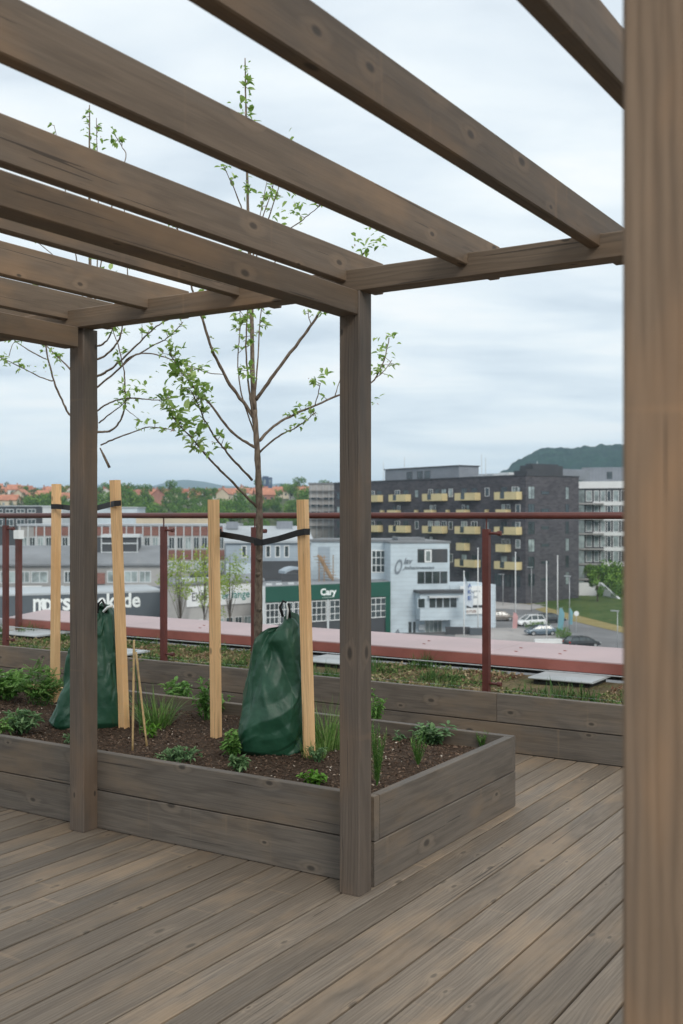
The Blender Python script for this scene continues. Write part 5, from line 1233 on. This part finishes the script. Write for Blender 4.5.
# ---- poles, flags, signs
def pole(q, ytop, ybase, lab, r=.075, mat='white', name='flagpole', cat='flagpole', top='ball', group='flagpoles by the car park'):
    b = gnd(q, ybase); w = -SN * b.x + CS * b.y; zt = zat(ytop, w); t = thing(name, (b.x, b.y, GZ), lab, cat, group)
    mb = MB(); mb.tube([(b.x, b.y, GZ), (b.x, b.y, (zt + GZ) / 2), (b.x, b.y, zt)], [r * 1.2, r, r * .75], 8); mb.build('shaft', mat, t, smooth=True)
    mb = MB(); mb.tube([(b.x, b.y, zt), (b.x, b.y, zt + .06), (b.x, b.y, zt + .14), (b.x, b.y, zt + .18)], [r * .6, r * 1.5, r * 1.5, r * .3], 8); mb.build('finial', mat, t)
    return t, V((b.x, b.y, zt)), w
pole(478, 549, 632, 'white flagpole behind the white notice board')
pole(515.5, 553, 624, 'white flagpole beside the pink beach flag and the taupe car')
pole(546.6, 562.5, 640, 'white flagpole before the slate blue car')
pole(557.6, 556.5, 622, 'white flagpole behind the teal beach flag')
tF, pF, wF = pole(464, 572, 637, 'thin white pole flying a pale blue lettered flag')
for q, yt, yb, lab in ((531.5, 568, 612, 'thin grey lamp post before the dark brick corner'), (569.5, 577, 630, 'thin grey lamp post beside the second teal flag'), (617.5, 612, 652, 'grey lamp post on the verge near the near post'), (503, 575, 606, 'thin grey lamp post by the footpath')):
    t, p, w = pole(q, yt, yb, lab, .055, 'steel', 'lamp_post', 'lamp post', group='grey street lamp posts')
    mb = MB(); mb.box(p + V((-.35, .1, .12)), (1.0, .3, .12)); mb.build('lamp_head', 'steel', t)
# hanging flag
mb = MB(); rt = V((CS, SN, 0)); fw2 = V((-SN, CS, 0)); zt = pF.z - .2; n = 16; m = 10; vs = []
for j in range(n + 1):
    f = j / n
    for i in range(m + 1):
        g = i / m; wdt = 1.35 * (min(1, f * 2.4) if f < .42 else 1 - .35 * (f - .42)); x = .08 + g * wdt; z = zt - f * 4.2 - g * (.9 if f < .5 else .5)
        vs.append(pF * 1 + rt * x + fw2 * (.14 * math.sin(g * 7 + f * 3)) + V((0, 0, z - pF.z)))
mb.add(vs, [[j * (m + 1) + i, j * (m + 1) + i + 1, (j + 1) * (m + 1) + i + 1, (j + 1) * (m + 1) + i] for j in range(n) for i in range(m)])
fo = thing('flag', pF, 'pale blue white flag with dark blue letters hanging from its thin pole', 'flag'); mb.build('cloth', 'flagwhite', fo, smooth=True)
ff = Frame((pF.x, pF.y), rt)
for i, ch_ in enumerate('AKE'): textobj('lettering', ch_, ff, .5, zt - 1.9 - i * .85, .8, 'letter_blue', fo, c=.24, width=.5, bold=.02)
def beachflag(q, ytop, ybase, mat, lab, wd=.75, lean=0):
    b = gnd(q, ybase); w = -SN * b.x + CS * b.y; H_ = zat(ytop, w) - GZ; t = thing('beach_flag', (b.x, b.y, GZ), lab, 'banner', 'beach flags by the street')
    mb = MB(); base = V((b.x, b.y, GZ)); pl_ = [base, base + rt * lean * .5 + V((0, 0, H_ * .6)), base + rt * lean + V((0, 0, H_ * .95)), base + rt * (lean + wd * .6) + V((0, 0, H_))]; mb.tube(pl_, .03, 6); mb.build('pole', 'steel', t)
    mb = MB(); vs = []
    for j in range(13):
        f = j / 12; z = .5 + (H_ - .55) * f; x0 = lean * f; ww = wd * (1 if f < .75 else max(.15, 1 - (f - .75) * 2.2))
        for g in (0, .5, 1): vs.append(base + rt * (x0 + ww * g) + fw2 * (.06 * math.sin(f * 6 + g * 2)) + V((0, 0, z)))
    mb.add(vs, [[j * 3 + i, j * 3 + i + 1, j * 3 + i + 4, j * 3 + i + 3] for j in range(12) for i in range(2)]); mb.build('cloth', mat, t, smooth=True)
beachflag(557, 607.5, 634, 'tealflag', 'teal beach flag with a lean beside the low clipped shrub', .8, .35)
beachflag(568.3, 608, 628, 'tealflag', 'narrower upright teal beach flag farther along the kerb', .6, .1)
beachflag(512, 612, 632, 'pinkflag', 'faded pink beach flag on dark pole behind the railing post', .7, .2)
# round road sign
b = gnd(576.3, 632); w = -SN * b.x + CS * b.y; t = thing('road_sign', (b.x, b.y, GZ), 'small round white road sign on a thin pole at the dry verge', 'road sign')
mb = MB(); mb.tube([b, V((b.x, b.y, zat(612, w)))], .04, 6); mb.build('pole', 'steel', t)
c = V((b.x, b.y, zat(613.5, w))); mb = MB(); mb.tube([c - fw2 * .10, c - fw2 * .06], .36, 18); mb.build('face', 'white', t)
# white notice board on a low pale building
h0, h1 = at(450, 620, 156), at(496, 620, 158); fh = between(h0, h1); HL = fh.px(496)[0]; hz = lambda y: zat(y, 157)
t = thing('annex', (h0.x, h0.y, GZ), 'low pale blue annex carrying a white notice board behind the flag', 'building')
mb = MB(); mb.fbox(fh, .05, HL, GZ, hz(585), -8, -.1); mb.build('wall', 'bluewhite', t)
mb = MB(); mb.fbox(fh, fh.px(459.5)[0], fh.px(482.5)[0], hz(605), hz(586), -.09, .25); bo = mb.build('sign_panel', 'white', t)
mb = MB(); mb.fbox(fh, fh.px(460)[0], fh.px(483)[0], hz(607.4), hz(605.6), -.09, .2); mb.build('rail', 'darkclad', t)
mb = MB(); mb.fbox(fh, fh.px(460)[0], fh.px(483)[0], hz(614), hz(608), -.09, .22); b2_ = mb.build('sign_panel', 'white', t)
textobj('lettering', 'BILUTLEIE', fh, fh.px(464.5)[0], hz(612.3), .5, 'letter_red', b2_, c=.23, width=1.75, bold=.02)
textobj('lettering', 'bil', fh, fh.px(473)[0], hz(598), .6, 'letter_grey', bo, c=.26, width=.7, bold=.01)
textobj('lettering', 'service', fh, fh.px(471.5)[0], hz(592), .45, 'letter_grey', bo, c=.26, width=1.2, bold=.01)
# low kerb walls / hedges by the offices
for (q0, q1, yb, hgt, mt, lab) in ((446, 470, 635, 1.0, 'darkclad', 'low dark planter wall at the foot of the annex'), (470, 483, 636, 1.0, 'fascia', 'low slate planter wall under the notice board'), (535, 562, 644, .5, 'white', 'low white kerb wall in front of the slate blue car')):
    p0_, p1_ = gnd(q0, yb), gnd(q1, yb); f_ = between(p0_, p1_); mb = MB(); mb.fbox(f_, 0, (p1_ - p0_).length, GZ, GZ + hgt, -.6, 0); mb.fbox(f_, -.05, (p1_ - p0_).length + .05, GZ + hgt, GZ + hgt + .08, -.65, .05)
    tag(mb.build('low_wall', mt, origin=p0_), lab, 'wall')

# ================================================================== AIR, SKY, LIGHT, CAMERA
HAZE = True
if HAZE:
    s = NT('haze_air'); pv = s.n('ShaderNodeVolumePrincipled'); pv.inputs['Color'].default_value = (.60, .80, 1.0, 1); pv.inputs['Density'].default_value = .00016; pv.inputs['Anisotropy'].default_value = .2
    s.l(pv.outputs[0], s.out.inputs['Volume']); M['haze'] = s.m; s.m.cycles.homogeneous_volume = True if hasattr(s.m.cycles, 'homogeneous_volume') else True
    mb = MB(); mb.box((0, 0, 105), (18400, 18400, 260)); o = mb.build('haze', 'haze', origin=(0, 0, 0)); tag(o, kind='stuff', label='pale blue haze over the town and hills')

world = bpy.data.worlds.new('World'); scene.world = world; world.use_nodes = True
nt = world.node_tree; nt.nodes.clear()
class WN(NT):
    def __init__(s, t): s.t = t
w_ = WN(nt)
SUN_EL, SUN_AZ = math.radians(36), math.radians(128)      # azimuth of the light clockwise from +Y
sky = w_.n('ShaderNodeTexSky', sky_type='NISHITA'); sky.sun_disc = False; sky.sun_elevation = SUN_EL; sky.sun_rotation = SUN_AZ; sky.air_density = 1.2; sky.dust_density = 2.5
tc = w_.n('ShaderNodeTexCoord').outputs['Generated']
sep = w_.n('ShaderNodeSeparateXYZ'); w_.l(tc, sep.inputs[0])
den = w_.math('ADD', w_.math('MAXIMUM', sep.outputs[2], 0.0), .16)
cx_ = w_.math('DIVIDE', sep.outputs[0], den); cy_ = w_.math('DIVIDE', sep.outputs[1], den)
cmb = w_.n('ShaderNodeCombineXYZ'); w_.l(cx_, cmb.inputs[0]); w_.l(cy_, cmb.inputs[1])
rotn = w_.n('ShaderNodeVectorRotate', rotation_type='Z_AXIS'); w_.l(cmb.outputs[0], rotn.inputs['Vector']); rotn.inputs['Angle'].default_value = -YAW
pv_ = rotn.outputs[0]
n1 = w_.noise(w_.vmul(pv_, (.75, 1.0, 1)), 1.4, 6, .52, .3)
n2 = w_.noise(w_.vmul(pv_, (.6, 1.25, 1)), 2.2, 6, .52, .3)
cl = w_.math('MULTIPLY_ADD', n2, .5, w_.math('MULTIPLY', n1, .5))
ccol = w_.ramp(cl, [(.38, (.56, .645, .72)), (.46, (.675, .755, .815)), (.53, (.775, .84, .872)), (.59, (.86, .89, .895))])
hz_ = w_.smooth(sep.outputs[2], .0, .16)
ccol = w_.mix(w_.math('MULTIPLY', w_.math('SUBTRACT', 1.0, hz_), .6), ccol, (.80, .885, .925))
zen = w_.smooth(sep.outputs[2], .1, .9)
ccol2 = w_.mix(w_.math('MULTIPLY', zen, .55), ccol, (.82, .84, .86))
skys = w_.n('ShaderNodeVectorMath', operation='SCALE'); w_.l(sky.outputs[0], skys.inputs[0]); skys.inputs['Scale'].default_value = .06
mixed = w_.mix(.93, skys.outputs[0], ccol2)
bg = w_.n('ShaderNodeBackground'); w_.l(mixed, bg.inputs[0]); bg.inputs[1].default_value = .94
wo = w_.n('ShaderNodeOutputWorld'); w_.l(bg.outputs[0], wo.inputs[0])

sl = bpy.data.lights.new('sun', 'SUN'); sl.energy = 1.5; sl.angle = math.radians(24); sl.color = (1, .95, .88)
so = bpy.data.objects.new('sun', sl); COL.objects.link(so)
dirv = V((math.sin(SUN_AZ) * math.cos(SUN_EL), math.cos(SUN_AZ) * math.cos(SUN_EL), math.sin(SUN_EL)))
so.rotation_euler = dirv.to_track_quat('Z', 'Y').to_euler(); so.location = (5, -5, 20)

cam = bpy.data.cameras.new('camera'); co = bpy.data.objects.new('camera', cam); COL.objects.link(co)
co.location = (0, 0, EYE); co.rotation_euler = (math.pi / 2, 0, YAW)
cam.sensor_fit = 'VERTICAL'; cam.sensor_height = 36; cam.sensor_width = 24; cam.lens = F / 1024 * 36
cam.shift_y = (HY - 512) / 1024; cam.clip_start = .05; cam.clip_end = 20000
cam.dof.use_dof = True; cam.dof.focus_distance = 5.2; cam.dof.aperture_fstop = 4.6
scene.camera = co
scene.view_settings.view_transform = 'Standard'; scene.view_settings.look = 'None'; scene.view_settings.exposure = .42; scene.view_settings.gamma = 1
scene.render.engine = 'CYCLES'; scene.cycles.use_denoising = True
try: scene.cycles.denoiser = 'OPENIMAGEDENOISE'
except Exception: pass
scene.cycles.max_bounces = 8; scene.cycles.transparent_max_bounces = 24; scene.cycles.volume_bounces = 1
for o in list(bpy.data.objects):
    if '_o' in o.keys(): del o['_o']
